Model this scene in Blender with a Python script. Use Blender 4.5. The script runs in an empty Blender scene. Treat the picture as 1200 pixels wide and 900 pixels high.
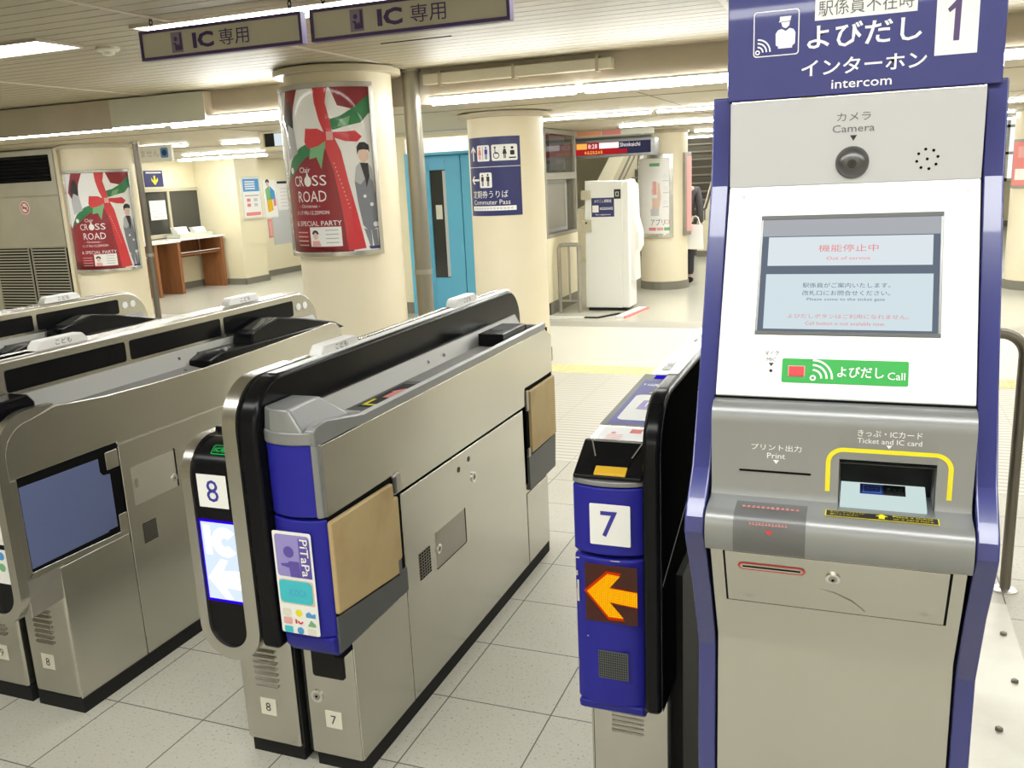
import bpy, bmesh, math, random
from mathutils import Vector, Matrix
from mathutils.geometry import tessellate_polygon

SC = bpy.context.scene
COL = SC.collection
rnd = random.Random(7)
PI = math.pi

# ------------------------------------------------------------------ camera
cam_d = bpy.data.cameras.new('camera')
cam_d.sensor_width = 36.0
cam_d.lens = 36.0 * 1046.5 / 1200.0
cam_d.clip_start = 0.05
cam_d.clip_end = 100
cam = bpy.data.objects.new('camera', cam_d)
COL.objects.link(cam)
YAW, PITCH, ROLL = 0.378854, 0.227072, -0.0462353
_fw = Vector((-math.sin(YAW) * math.cos(PITCH), math.cos(YAW) * math.cos(PITCH), -math.sin(PITCH)))
_rt = Vector((math.cos(YAW), math.sin(YAW), 0))
_up = _rt.cross(_fw)
_r2 = math.cos(ROLL) * _rt + math.sin(ROLL) * _up
_u2 = -math.sin(ROLL) * _rt + math.cos(ROLL) * _up
cam.matrix_world = Matrix(((_r2.x, _u2.x, -_fw.x, 0), (_r2.y, _u2.y, -_fw.y, 0), (_r2.z, _u2.z, -_fw.z, 1.5), (0, 0, 0, 1)))
SC.camera = cam

EXPO = 0.75
EM = 2.0 ** -EXPO        # screens keep their own brightness when the exposure moves
# ------------------------------------------------------------------ world, view, light levels
w = bpy.data.worlds.new('station_air')
SC.world = w
w.use_nodes = True
w.node_tree.nodes['Background'].inputs[0].default_value = (1.0, 0.97, 0.9, 1)
w.node_tree.nodes['Background'].inputs[1].default_value = 0.05
SC.view_settings.view_transform = 'Standard'
SC.view_settings.look = 'None'
SC.view_settings.gamma = 1.0
SC.view_settings.use_curve_mapping = False
SC.view_settings.exposure = EXPO
SC.cycles.max_bounces = 8
SC.cycles.diffuse_bounces = 5
SC.cycles.glossy_bounces = 4
SC.cycles.sample_clamp_indirect = 6.0
LAMP = 8.8          # emission of the recessed diffusers
TUBE = 33.0          # emission of the bare tubes over the concourse
LAMP_COL = (0.99, 1.0, 0.975)

# ------------------------------------------------------------------ materials
def mat(name, col, rough=0.5, metal=0.0, emit=None, estr=0.0, noise=None, spec=0.5, alpha=1.0, trans=0.0, coat=0.0, stretch=None, bump=0.0):
    """noise = (scale, colour 2, low, high) mixes a second colour over the first."""
    m = bpy.data.materials.new(name)
    m.use_nodes = True
    nt = m.node_tree
    b = nt.nodes['Principled BSDF']
    b.inputs['Base Color'].default_value = (*col, 1)
    b.inputs['Roughness'].default_value = rough
    b.inputs['Metallic'].default_value = metal
    b.inputs['Specular IOR Level'].default_value = spec
    b.inputs['Coat Weight'].default_value = coat
    if trans:
        b.inputs['Transmission Weight'].default_value = trans
    if alpha < 1:
        b.inputs['Alpha'].default_value = alpha
    if emit:
        b.inputs['Emission Color'].default_value = (*emit, 1)
        b.inputs['Emission Strength'].default_value = estr
    if noise:
        tc = nt.nodes.new('ShaderNodeTexCoord')
        mp = nt.nodes.new('ShaderNodeMapping')
        if stretch:
            mp.inputs['Scale'].default_value = stretch
        nz = nt.nodes.new('ShaderNodeTexNoise')
        nz.inputs['Scale'].default_value = noise[0]
        nz.inputs['Detail'].default_value = 5
        rp = nt.nodes.new('ShaderNodeMapRange')
        rp.inputs['From Min'].default_value = noise[2]
        rp.inputs['From Max'].default_value = noise[3]
        mx = nt.nodes.new('ShaderNodeMix')
        mx.data_type = 'RGBA'
        mx.inputs['A'].default_value = (*col, 1)
        mx.inputs['B'].default_value = (*noise[1], 1)
        nt.links.new(tc.outputs['Object'], mp.inputs['Vector'])
        nt.links.new(mp.outputs['Vector'], nz.inputs['Vector'])
        nt.links.new(nz.outputs['Fac'], rp.inputs['Value'])
        nt.links.new(rp.outputs['Result'], mx.inputs['Factor'])
        nt.links.new(mx.outputs['Result'], b.inputs['Base Color'])
        if bump:
            bp = nt.nodes.new('ShaderNodeBump')
            bp.inputs['Strength'].default_value = bump
            bp.inputs['Distance'].default_value = 0.002
            nt.links.new(nz.outputs['Fac'], bp.inputs['Height'])
            nt.links.new(bp.outputs['Normal'], b.inputs['Normal'])
    return m

def emis(name, col, s):
    m = bpy.data.materials.new(name)
    m.use_nodes = True
    nt = m.node_tree
    nt.nodes.remove(nt.nodes['Principled BSDF'])
    e = nt.nodes.new('ShaderNodeEmission')
    e.inputs[0].default_value = (*col, 1)
    e.inputs[1].default_value = s if 'diffuser' in name else s * EM
    nt.links.new(e.outputs[0], nt.nodes['Material Output'].inputs[0])
    return m

M = {}
M['steel'] = mat('brushed_steel', (0.56, 0.545, 0.495), 0.25, 0.96, noise=(2.2, (0.52, 0.505, 0.455), 0.35, 0.7))
M['steel_dull'] = mat('dull_steel', (0.46, 0.44, 0.40), 0.45, 0.85, noise=(4.0, (0.37, 0.35, 0.31), 0.35, 0.7))
M['steel_light'] = mat('bright_steel', (0.74, 0.73, 0.70), 0.27, 0.95)
M['chrome'] = mat('polished_steel', (0.75, 0.74, 0.72), 0.12, 1.0)
M['silver_paint'] = mat('silver_paint', (0.255, 0.26, 0.26), 0.36, 0.4, coat=0.15)
M['grey_dark'] = mat('dark_grey_plastic', (0.085, 0.09, 0.09), 0.5)
M['black'] = mat('black_gloss', (0.006, 0.006, 0.007), 0.2, spec=0.16)
M['tray'] = mat('tray_steel', (0.25, 0.245, 0.23), 0.45, 0.5)
M['black_side'] = mat('black_side', (0.006, 0.006, 0.006), 0.5, spec=0.0)
M['pipe'] = mat('pipe_steel', (0.30, 0.28, 0.23), 0.38, 0.75)
M['dome'] = mat('camera_dome', (0.11, 0.108, 0.105), 0.3, 0.6)
M['black_matte'] = mat('black_matte', (0.008, 0.008, 0.008), 0.6, spec=0.25)
M['rubber'] = mat('black_rubber', (0.014, 0.014, 0.014), 0.7, spec=0.2)
M['gap'] = mat('dark_gap', (0.006, 0.006, 0.006), 0.9, spec=0.05)
M['blue'] = mat('gate_blue', (0.016, 0.016, 0.27), 0.40, spec=0.3)
M['blue_dark'] = mat('kiosk_blue', (0.028, 0.034, 0.185), 0.22, coat=0.6)
M['navy'] = mat('sign_navy', (0.022, 0.028, 0.13), 0.4)
M['flap_blue'] = mat('flap_blue', (0.105, 0.135, 0.28), 0.6)
M['tan'] = mat('flap_tan', (0.50, 0.375, 0.185), 0.65, noise=(9.0, (0.42, 0.30, 0.14), 0.45, 0.75))
M['white'] = mat('white_plastic', (0.84, 0.84, 0.83), 0.4)
M['white_label'] = mat('white_label', (0.82, 0.82, 0.80), 0.5)
M['offwhite'] = mat('offwhite_label', (0.70, 0.68, 0.58), 0.55)
M['ink'] = mat('black_ink', (0.015, 0.015, 0.018), 0.6)
M['ink_grey'] = mat('grey_ink', (0.13, 0.13, 0.14), 0.6)
M['ink_blue'] = mat('blue_ink', (0.035, 0.035, 0.30), 0.55)
M['purple'] = mat('purple_ink', (0.075, 0.045, 0.15), 0.5)
M['sign_face'] = mat('sign_grey_beige', (0.56, 0.53, 0.44), 0.5)
M['red'] = mat('red_print', (0.62, 0.035, 0.045), 0.5)
M['red_dark'] = mat('dark_red_print', (0.26, 0.012, 0.022), 0.5)
M['red_soft'] = mat('soft_red_print', (0.75, 0.24, 0.22), 0.5)
M['pink'] = mat('pink_print', (0.75, 0.38, 0.36), 0.5)
M['green'] = mat('green_print', (0.028, 0.20, 0.07), 0.5)
M['green_light'] = mat('light_green_print', (0.18, 0.42, 0.20), 0.5)
M['call_green'] = mat('call_green', (0.015, 0.33, 0.045), 0.4)
M['yellow'] = mat('yellow_print', (0.82, 0.72, 0.02), 0.5)
M['amber'] = mat('amber_plastic', (0.70, 0.42, 0.02), 0.35)
M['cyan'] = mat('cyan_print', (0.05, 0.50, 0.58), 0.5)
M['sky_print'] = mat('sky_blue_print', (0.07, 0.30, 0.62), 0.5)
M['lilac'] = mat('lilac_print', (0.30, 0.26, 0.58), 0.5)
M['violet'] = mat('violet_print', (0.105, 0.075, 0.36), 0.5)
M['skin_print'] = mat('skin_print', (0.72, 0.52, 0.42), 0.5)
M['hair_print'] = mat('hair_print', (0.02, 0.018, 0.022), 0.5)
M['coat_print'] = mat('grey_coat_print', (0.20, 0.21, 0.25), 0.5)
M['coat_light'] = mat('pale_coat_print', (0.46, 0.46, 0.48), 0.5)
M['paper'] = mat('poster_paper', (0.84, 0.83, 0.81), 0.35)
M['paper_grey'] = mat('grey_paper', (0.55, 0.56, 0.56), 0.5)
M['cream'] = mat('cream_wall', (0.80, 0.74, 0.53), 0.5, noise=(1.3, (0.77, 0.70, 0.49), 0.35, 0.7))
M['column'] = mat('cream_column', (0.80, 0.73, 0.56), 0.42, noise=(1.7, (0.76, 0.68, 0.50), 0.35, 0.7))
M['ceil'] = mat('ceiling_slats', (0.40, 0.355, 0.25), 0.5, noise=(0.6, (0.35, 0.31, 0.215), 0.35, 0.7))
M['ceil_low'] = mat('ceiling_panels', (0.52, 0.465, 0.34), 0.5)
M['beam'] = mat('beam_paint', (0.55, 0.49, 0.40), 0.55, noise=(2.0, (0.49, 0.43, 0.34), 0.4, 0.6))
M['beam_light'] = mat('beam_patch', (0.64, 0.64, 0.55), 0.5)
M['duct'] = mat('duct_paint', (0.70, 0.67, 0.56), 0.5)
M['skirt'] = mat('grey_skirting', (0.20, 0.19, 0.15), 0.6)
M['wood'] = mat('brown_wood', (0.32, 0.13, 0.05), 0.5, noise=(3.0, (0.24, 0.09, 0.03), 0.35, 0.7), stretch=(6, 6, 0.6))
M['elev'] = mat('elevator_blue', (0.13, 0.47, 0.68), 0.35)
M['glass_dark'] = mat('dark_glass', (0.05, 0.05, 0.045), 0.06, spec=0.6)
M['glass'] = None
M['vent_steel'] = mat('vent_steel', (0.40, 0.38, 0.32), 0.5, 0.5)
M['vent_panel'] = mat('cabinet_steel', (0.50, 0.48, 0.40), 0.42, 0.6, noise=(2.0, (0.42, 0.40, 0.33), 0.35, 0.7))
M['machine'] = mat('machine_white', (0.80, 0.80, 0.76), 0.5)
M['beige_box'] = mat('beige_box', (0.50, 0.46, 0.33), 0.5)
M['tactile'] = mat('tactile_yellow', (0.78, 0.71, 0.38), 0.6)
M['plate'] = mat('floor_plate', (0.66, 0.65, 0.58), 0.4, 0.35, noise=(2.5, (0.52, 0.50, 0.44), 0.45, 0.7))
M['bronze'] = mat('dark_rail_steel', (0.20, 0.18, 0.15), 0.35, 0.8)
M['stair'] = mat('stair_tread', (0.30, 0.27, 0.21), 0.6)
M['stair_riser'] = mat('stair_riser', (0.12, 0.11, 0.085), 0.6)
M['lamp'] = emis('lamp_diffuser', LAMP_COL, LAMP)
M['tube'] = emis('tube_diffuser', LAMP_COL, TUBE)
M['lamp_soft'] = emis('lamp_transom', (1.0, 0.96, 0.86), 1.3)
M['screen'] = emis('screen_pale', (0.83, 0.91, 0.95), 0.88)
M['screen_lo'] = emis('screen_pale_blue', (0.74, 0.87, 0.92), 0.88)
M['screen_bg'] = emis('screen_grey', (0.14, 0.17, 0.22), 1.0)
M['screen_top'] = emis('screen_top_grey', (0.42, 0.44, 0.47), 1.0)
M['scr_red'] = emis('screen_red', (0.85, 0.27, 0.27), 0.95)
M['scr_ink'] = emis('screen_ink', (0.13, 0.17, 0.21), 1.0)
M['led_blue'] = emis('led_blue', (0.03, 0.0, 0.75), 1.0)
M['led_pale'] = emis('led_pale', (0.60, 0.70, 1.0), 1.25)
M['led_white'] = emis('led_white', (0.93, 0.95, 1.0), 1.6)
M['led_green'] = emis('led_green', (0.0, 0.75, 0.12), 1.0)
M['led_orange'] = emis('led_orange', (1.0, 0.42, 0.0), 1.25)
M['led_red'] = emis('led_red', (0.75, 0.03, 0.0), 0.9)
M['led_off'] = mat('led_off', (0.06, 0.008, 0.003), 0.4)
M['led_redbg'] = emis('board_red', (0.42, 0.018, 0.02), 1.0)
M['led_amber'] = emis('board_amber', (1.0, 0.50, 0.10), 1.0)
M['led_boardwhite'] = emis('board_white', (1.0, 0.9, 0.88), 1.1)
M['led_navy'] = emis('board_navy', (0.035, 0.035, 0.07), 1.0)
M['pad_lit'] = emis('lit_pad', (0.70, 0.86, 0.84), 0.85)
M['disp_blue'] = emis('small_display_blue', (0.02, 0.01, 0.55), 1.0)
M['cloth_dark'] = mat('dark_cloth', (0.03, 0.03, 0.035), 0.8)
M['cloth_grey'] = mat('grey_cloth', (0.07, 0.07, 0.075), 0.8)
M['skin'] = mat('skin', (0.60, 0.40, 0.30), 0.5)
M['hair'] = mat('hair', (0.015, 0.012, 0.012), 0.5)

def glass_material(ior=1.35):
    m = bpy.data.materials.new('clear_glass')
    m.use_nodes = True
    nt = m.node_tree
    nt.nodes.remove(nt.nodes['Principled BSDF'])
    tr = nt.nodes.new('ShaderNodeBsdfTransparent')
    gl = nt.nodes.new('ShaderNodeBsdfGlossy')
    gl.inputs['Roughness'].default_value = 0.04
    fr = nt.nodes.new('ShaderNodeFresnel')
    fr.inputs['IOR'].default_value = ior
    mx = nt.nodes.new('ShaderNodeMixShader')
    ge = nt.nodes.new('ShaderNodeNewGeometry')
    fm = nt.nodes.new('ShaderNodeMath')          # only the outer face of the thin pane reflects
    fm.operation = 'SUBTRACT'
    fm.use_clamp = True
    nt.links.new(fr.outputs[0], fm.inputs[0])
    nt.links.new(ge.outputs['Backfacing'], fm.inputs[1])
    nt.links.new(fm.outputs[0], mx.inputs[0])
    nt.links.new(tr.outputs[0], mx.inputs[1])
    nt.links.new(gl.outputs[0], mx.inputs[2])
    nt.links.new(mx.outputs[0], nt.nodes['Material Output'].inputs[0])
    return m
M['glass'] = glass_material()

def floor_material():
    m = bpy.data.materials.new('terrazzo_tiles')
    m.use_nodes = True
    nt = m.node_tree
    N = nt.nodes.new
    L = nt.links.new
    b = nt.nodes['Principled BSDF']
    tc = N('ShaderNodeTexCoord')
    sp = N('ShaderNodeSeparateXYZ')
    L(tc.outputs['Object'], sp.inputs[0])
    def mth(op, a, bb=None, c=None):
        n = N('ShaderNodeMath')
        n.operation = op
        for i, v in enumerate((a, bb, c)):
            if v is None:
                continue
            if isinstance(v, (int, float)):
                n.inputs[i].default_value = v
            else:
                L(v, n.inputs[i])
        return n.outputs[0]
    def line(src, phase, pitch, half):
        q = mth('ADD', src, -phase)
        q = mth('DIVIDE', q, pitch)
        q = mth('FRACT', q)
        q = mth('SUBTRACT', q, 0.5)
        q = mth('ABSOLUTE', q)
        q = mth('SUBTRACT', 0.5, q)
        return mth('LESS_THAN', q, half / pitch)
    X, Y = sp.outputs[0], sp.outputs[1]
    tile = mth('MAXIMUM', line(X, -1.098, 0.3205, 0.0021), line(Y, 1.812, 0.3225, 0.0021))
    ribs = line(Y, 4.36, 0.0535, 0.0075)
    zone_rib = mth('MULTIPLY', mth('GREATER_THAN', Y, 4.36), mth('LESS_THAN', Y, 6.50))
    zone_tile = mth('LESS_THAN', Y, 4.36)
    zone_band = mth('MULTIPLY', mth('GREATER_THAN', Y, 8.56), mth('LESS_THAN', Y, 8.93))
    zone_far = mth('GREATER_THAN', Y, 8.93)
    def noise(scale, detail=3):
        n = N('ShaderNodeTexNoise')
        n.inputs['Scale'].default_value = scale
        n.inputs['Detail'].default_value = detail
        L(tc.outputs['Object'], n.inputs['Vector'])
        return n.outputs['Fac']
    def mix(f, a, c):
        n = N('ShaderNodeMix')
        n.data_type = 'RGBA'
        for s, v in (('Factor', f), ('A', a), ('B', c)):
            if isinstance(v, tuple):
                n.inputs[s].default_value = (*v, 1)
            elif isinstance(v, (int, float)):
                n.inputs[s].default_value = v
            else:
                L(v, n.inputs[s])
        return n.outputs['Result']
    def rng(v, a, c, hi=1.0):
        n = N('ShaderNodeMapRange')
        L(v, n.inputs['Value'])
        n.inputs['From Min'].default_value = a
        n.inputs['From Max'].default_value = c
        n.inputs['To Max'].default_value = hi
        return n.outputs['Result']
    vor = N('ShaderNodeTexVoronoi')
    vor.inputs['Scale'].default_value = 85
    L(tc.outputs['Object'], vor.inputs['Vector'])
    base = mix(rng(noise(2.2), 0.35, 0.7), (0.60, 0.585, 0.51), (0.52, 0.505, 0.43))
    base = mix(rng(vor.outputs['Distance'], 0.0, 0.35, 0.5), (0.44, 0.425, 0.36), base)
    base = mix(rng(noise(120, 1), 0.64, 0.72, 0.75), base, (0.22, 0.20, 0.16))
    base = mix(mth('MULTIPLY', zone_tile, tile), base, (0.10, 0.095, 0.075))
    ribcol = mix(ribs, (0.62, 0.60, 0.53), (0.40, 0.38, 0.325))
    ribcol = mix(line(X, -1.098, 0.3205, 0.002), ribcol, (0.42, 0.40, 0.34))
    base = mix(zone_rib, base, ribcol)
    plain = mth('MULTIPLY', mth('GREATER_THAN', Y, 6.50), mth('LESS_THAN', Y, 8.56))
    base = mix(plain, base, (0.70, 0.68, 0.59))
    base = mix(zone_band, base, (0.44, 0.42, 0.36))
    base = mix(zone_far, base, (0.56, 0.55, 0.47))
    L(base, b.inputs['Base Color'])
    r = mix(zone_far, (0.42, 0.42, 0.42), (0.2, 0.2, 0.2))
    L(r, b.inputs['Roughness'])
    return m
M['floor'] = floor_material()

# ------------------------------------------------------------------ mesh building helpers
OFF = {}
ROT = {}

def gate_tf(p):
    return Vector((p[0] * 0.97, p[1] * 0.97, 1.5 + (p[2] - 1.5) * 0.97))

class MB:
    def __init__(self, tf=None):
        self.v, self.f, self.m, self.mats, self.tf = [], [], [], [], tf

    def add(self, vs, fs, m):
        if m not in self.mats:
            self.mats.append(m)
        k = self.mats.index(m)
        n = len(self.v)
        for p in vs:
            self.v.append(self.tf(p) if self.tf else Vector(p))
        for f in fs:
            self.f.append([n + i for i in f])
            self.m.append(k)
        return self

    def box(self, x0, x1, y0, y1, z0, z1, m):
        vs = [(x0, y0, z0), (x1, y0, z0), (x1, y1, z0), (x0, y1, z0), (x0, y0, z1), (x1, y0, z1), (x1, y1, z1), (x0, y1, z1)]
        fs = [(3, 2, 1, 0), (4, 5, 6, 7), (0, 1, 5, 4), (1, 2, 6, 5), (2, 3, 7, 6), (3, 0, 4, 7)]
        return self.add(vs, fs, m)

    def prism(self, axis, poly, a, b, m):
        """poly in the other two axes, in order: x -> (y,z), y -> (x,z), z -> (x,y)"""
        def P(p, t):
            if axis == 'x':
                return (t, p[0], p[1])
            if axis == 'y':
                return (p[0], t, p[1])
            return (p[0], p[1], t)
        n = len(poly)
        area = sum(poly[i][0] * poly[(i + 1) % n][1] - poly[(i + 1) % n][0] * poly[i][1] for i in range(n))
        ccw = area > 0
        if axis == 'y':
            ccw = not ccw
        vs = [P(p, a) for p in poly] + [P(p, b) for p in poly]
        lo, hi = list(range(n)), list(range(n, 2 * n))
        if (a < b) == ccw:
            fs = [lo[::-1], hi] + [(i, (i + 1) % n, n + (i + 1) % n, n + i) for i in range(n)]
        else:
            fs = [lo, hi[::-1]] + [((i + 1) % n, i, n + i, n + (i + 1) % n) for i in range(n)]
        return self.add(vs, fs, m)

    def tube(self, path, r, m, seg=12, closed=False):
        pts = [Vector(p) for p in path]
        n = len(pts)
        vs = []
        ref = None
        for i, p in enumerate(pts):
            if closed:
                t = (pts[(i + 1) % n] - pts[i - 1]).normalized()
            else:
                t = (pts[min(i + 1, n - 1)] - pts[max(i - 1, 0)]).normalized()
            if ref is None:
                ref = Vector((0, 0, 1)) if abs(t.z) < 0.9 else Vector((1, 0, 0))
            a = (ref - t * ref.dot(t)).normalized()
            ref = a
            c = t.cross(a)
            rr = r[i] if isinstance(r, (list, tuple)) else r
            vs += [tuple(p + (a * math.cos(q) + c * math.sin(q)) * rr) for q in [2 * PI * k / seg for k in range(seg)]]
        fs = []
        for i in range(n if closed else n - 1):
            j = (i + 1) % n
            for k in range(seg):
                l = (k + 1) % seg
                fs.append((i * seg + k, i * seg + l, j * seg + l, j * seg + k))
        if not closed:
            fs.append(list(range(seg))[::-1])
            fs.append([(n - 1) * seg + k for k in range(seg)])
        return self.add(vs, fs, m)

    def lathe(self, prof, cx, cy, m, seg=48, t0=0.0, t1=360.0, cap=True):
        """prof (r,z) from bottom to top; angle 0 faces -Y, positive towards +X"""
        full = abs(t1 - t0) >= 359.9
        k = seg if full else seg + 1
        vs = []
        for i in range(k):
            t = math.radians(t0 + (t1 - t0) * i / seg)
            for r, z in prof:
                vs.append((cx + r * math.sin(t), cy - r * math.cos(t), z))
        n = len(prof)
        fs = []
        for i in range(seg):
            j = (i + 1) % k
            for q in range(n - 1):
                fs.append((i * n + q, j * n + q, j * n + q + 1, i * n + q + 1))
        if full and cap:
            fs.append([i * n for i in range(k)][::-1])
            fs.append([i * n + n - 1 for i in range(k)])
        return self.add(vs, fs, m)

    def band(self, cx, cy, r0, r1, z0, z1, t0, t1, m, seg=24):
        """closed curved slab between two radii"""
        vs, fs = [], []
        for i in range(seg + 1):
            t = math.radians(t0 + (t1 - t0) * i / seg)
            s, c = math.sin(t), -math.cos(t)
            vs += [(cx + r0 * s, cy + r0 * c, z0), (cx + r1 * s, cy + r1 * c, z0), (cx + r1 * s, cy + r1 * c, z1), (cx + r0 * s, cy + r0 * c, z1)]
        for i in range(seg):
            a, b = i * 4, i * 4 + 4
            for q in range(4):
                w2 = (q + 1) % 4
                fs.append((a + q, b + q, b + w2, a + w2))
        fs.append((0, 1, 2, 3))
        e = seg * 4
        fs.append((e + 3, e + 2, e + 1, e))
        return self.add(vs, fs, m)

    def disc3(self, c, n, r, m, seg=20, depth=0.004):
        c, n = Vector(c), Vector(n).normalized()
        return self.tube([tuple(c), tuple(c + n * depth)], r, m, seg)

    # flat (or wrapped) print on a frame
    def shape(self, fr, poly, m, d=0.001):
        tris = tessellate_polygon([[Vector((p[0], p[1], 0)) for p in poly]])
        todo = []
        for t in tris:
            q = [tuple(poly[i]) if isinstance(i, int) else tuple(i) for i in t]
            ar = (q[1][0] - q[0][0]) * (q[2][1] - q[0][1]) - (q[2][0] - q[0][0]) * (q[1][1] - q[0][1])
            if abs(ar) < 1e-12:
                continue
            todo.append(q if ar > 0 else [q[0], q[2], q[1]])
        out = []
        while todo:
            t = todo.pop()
            if fr.maxlen:
                us = [abs(t[i][0] - t[(i + 1) % 3][0]) for i in range(3)]
                k = us.index(max(us))
                if us[k] > fr.maxlen:
                    a, b, c = t[k], t[(k + 1) % 3], t[(k + 2) % 3]
                    mid = ((a[0] + b[0]) / 2, (a[1] + b[1]) / 2)
                    todo += [[a, mid, c], [mid, b, c]]
                    continue
            out.append(t)
        vs, fs = [], []
        for t in out:
            fs.append((len(vs), len(vs) + 1, len(vs) + 2))
            vs += [fr.pt(p[0], p[1], d) for p in t]
        return self.add(vs, fs, m)

    def rect(self, fr, a0, a1, b0, b1, m, d=0.001):
        return self.shape(fr, [(a0, b0), (a1, b0), (a1, b1), (a0, b1)], m, d)

    def rrect(self, fr, a0, a1, b0, b1, r, m, d=0.001):
        return self.shape(fr, rpoly(a0, a1, b0, b1, r), m, d)

    def disc(self, fr, a, b, r, m, d=0.001, ry=None, seg=20):
        ry = ry or r
        return self.shape(fr, [(a + r * math.cos(2 * PI * k / seg), b + ry * math.sin(2 * PI * k / seg)) for k in range(seg)], m, d)

    def arc(self, fr, a, b, r, wd, t0, t1, m, d=0.001, seg=12):
        o = [(a + (r + wd / 2) * math.cos(math.radians(t0 + (t1 - t0) * k / seg)), b + (r + wd / 2) * math.sin(math.radians(t0 + (t1 - t0) * k / seg))) for k in range(seg + 1)]
        i = [(a + (r - wd / 2) * math.cos(math.radians(t0 + (t1 - t0) * k / seg)), b + (r - wd / 2) * math.sin(math.radians(t0 + (t1 - t0) * k / seg))) for k in range(seg + 1)]
        return self.shape(fr, o + i[::-1], m, d)

    def ring(self, fr, a, b, r, wd, m, d=0.001, seg=24):
        for k in range(4):
            self.arc(fr, a, b, r, wd, k * 90, k * 90 + 90, m, d, seg // 4)
        return self

    def border(self, fr, a0, a1, b0, b1, wd, m, d=0.001):
        self.rect(fr, a0, a1, b0, b0 + wd, m, d)
        self.rect(fr, a0, a1, b1 - wd, b1, m, d)
        self.rect(fr, a0, a0 + wd, b0 + wd, b1 - wd, m, d)
        self.rect(fr, a1 - wd, a1, b0 + wd, b1 - wd, m, d)
        return self

    def marks(self, fr, a0, a1, b, h, m, d=0.0015, n=9):
        """a row of small print too blurred to read"""
        st = (a1 - a0) / n
        for i in range(n):
            k = 0.62 + 0.3 * ((i * 7) % 5) / 5
            x = a0 + st * i
            self.rect(fr, x, x + st * 0.72, b - h * k / 2, b - h * k / 2 + h * 0.3, m, d)
            self.rect(fr, x + st * 0.1 * (i % 3), x + st * 0.62, b + h * 0.12, b + h * k / 2, m, d)
        return self

    def text(self, fr, s, a, b, h, m, d=0.0015, wd=None, al='c', bold=0.0, rot=0.0, shear=0.0):
        """centre (or left / right edge) of the writing at a, middle of its height at b"""
        vs, fs = glyphs(s, bold)
        x0, x1 = min(v[0] for v in vs), max(v[0] for v in vs)
        y0, y1 = min(v[1] for v in vs), max(v[1] for v in vs)
        sy = h / (y1 - y0)
        sx = wd / (x1 - x0) if wd else sy
        W = (x1 - x0) * sx
        ox = {'c': -W / 2, 'l': 0.0, 'r': -W}[al]
        cr, sr = math.cos(math.radians(rot)), math.sin(math.radians(rot))
        out = []
        for v in vs:
            yy = (v[1] - y0) * sy - h / 2
            xx = (v[0] - x0) * sx + ox + shear * yy
            out.append(fr.pt(a + xx * cr - yy * sr, b + xx * sr + yy * cr, d))
        return self.add(out, fs, m)

def rpoly(a0, a1, b0, b1, r, seg=5):
    o = []
    for cx, cy, t in ((a1 - r, b1 - r, 0), (a0 + r, b1 - r, 90), (a0 + r, b0 + r, 180), (a1 - r, b0 + r, 270)):
        for k in range(seg + 1):
            q = math.radians(t + 90 * k / seg)
            o.append((cx + r * math.cos(q), cy + r * math.sin(q)))
    return o

_GL = {}
def glyphs(s, bold=0.0):
    key = (s, bold)
    if key in _GL:
        return _GL[key]
    c = bpy.data.curves.new('writing', 'FONT')
    c.body = s
    c.size = 1
    c.resolution_u = 2
    c.offset = bold
    o = bpy.data.objects.new('writing', c)
    COL.objects.link(o)
    bpy.context.view_layer.update()
    me = bpy.data.meshes.new_from_object(o.evaluated_get(bpy.context.evaluated_depsgraph_get()))
    vs = [(v.co.x, v.co.y) for v in me.vertices]
    fs = []
    for p in me.polygons:
        i = list(p.vertices)
        if len(i) == 3:
            q = [vs[k] for k in i]
            if (q[1][0] - q[0][0]) * (q[2][1] - q[0][1]) - (q[2][0] - q[0][0]) * (q[1][1] - q[0][1]) < 0:
                i = [i[0], i[2], i[1]]
        fs.append(i)
    bpy.data.objects.remove(o)
    bpy.data.curves.remove(c)
    bpy.data.meshes.remove(me)
    _GL[key] = (vs, fs)
    return _GL[key]

class Flat:
    maxlen = None
    def __init__(self, o, u, v):
        self.o, self.u, self.v = Vector(o), Vector(u).normalized(), Vector(v).normalized()
        self.n = self.u.cross(self.v)
    def pt(self, a, b, d=0.0):
        return tuple(self.o + self.u * a + self.v * b + self.n * d)

class Wrap:
    """print wrapped round an upright cylinder; a runs along the arc from t0 (degrees), b is height above z0"""
    maxlen = 0.025
    def __init__(self, cx, cy, r, t0, z0):
        self.c, self.r, self.t0, self.z0 = (cx, cy), r, math.radians(t0), z0
    def pt(self, a, b, d=0.0):
        t = self.t0 + a / self.r
        return (self.c[0] + (self.r + d) * math.sin(t), self.c[1] - (self.r + d) * math.cos(t), self.z0 + b)

def FrontF(x, y, z):       # faces -Y
    return Flat((x, y, z), (1, 0, 0), (0, 0, 1))
def RightF(x, y, z):       # faces +X
    return Flat((x, y, z), (0, 1, 0), (0, 0, 1))
def TopF(x, y, z):         # faces +Z, writing reads from the front
    return Flat((x, y, z), (1, 0, 0), (0, 1, 0))

def _mesh(name, mb, off, sharp=35):
    me = bpy.data.meshes.new(name)
    me.from_pydata([tuple(Vector(v) - off) for v in mb.v], [], mb.f)
    for m in mb.mats:
        me.materials.append(M[m])
    for p, k in zip(me.polygons, mb.m):
        p.material_index = k
        p.use_smooth = True
    me.update()
    me.set_sharp_from_angle(angle=math.radians(sharp))
    return me

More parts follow.
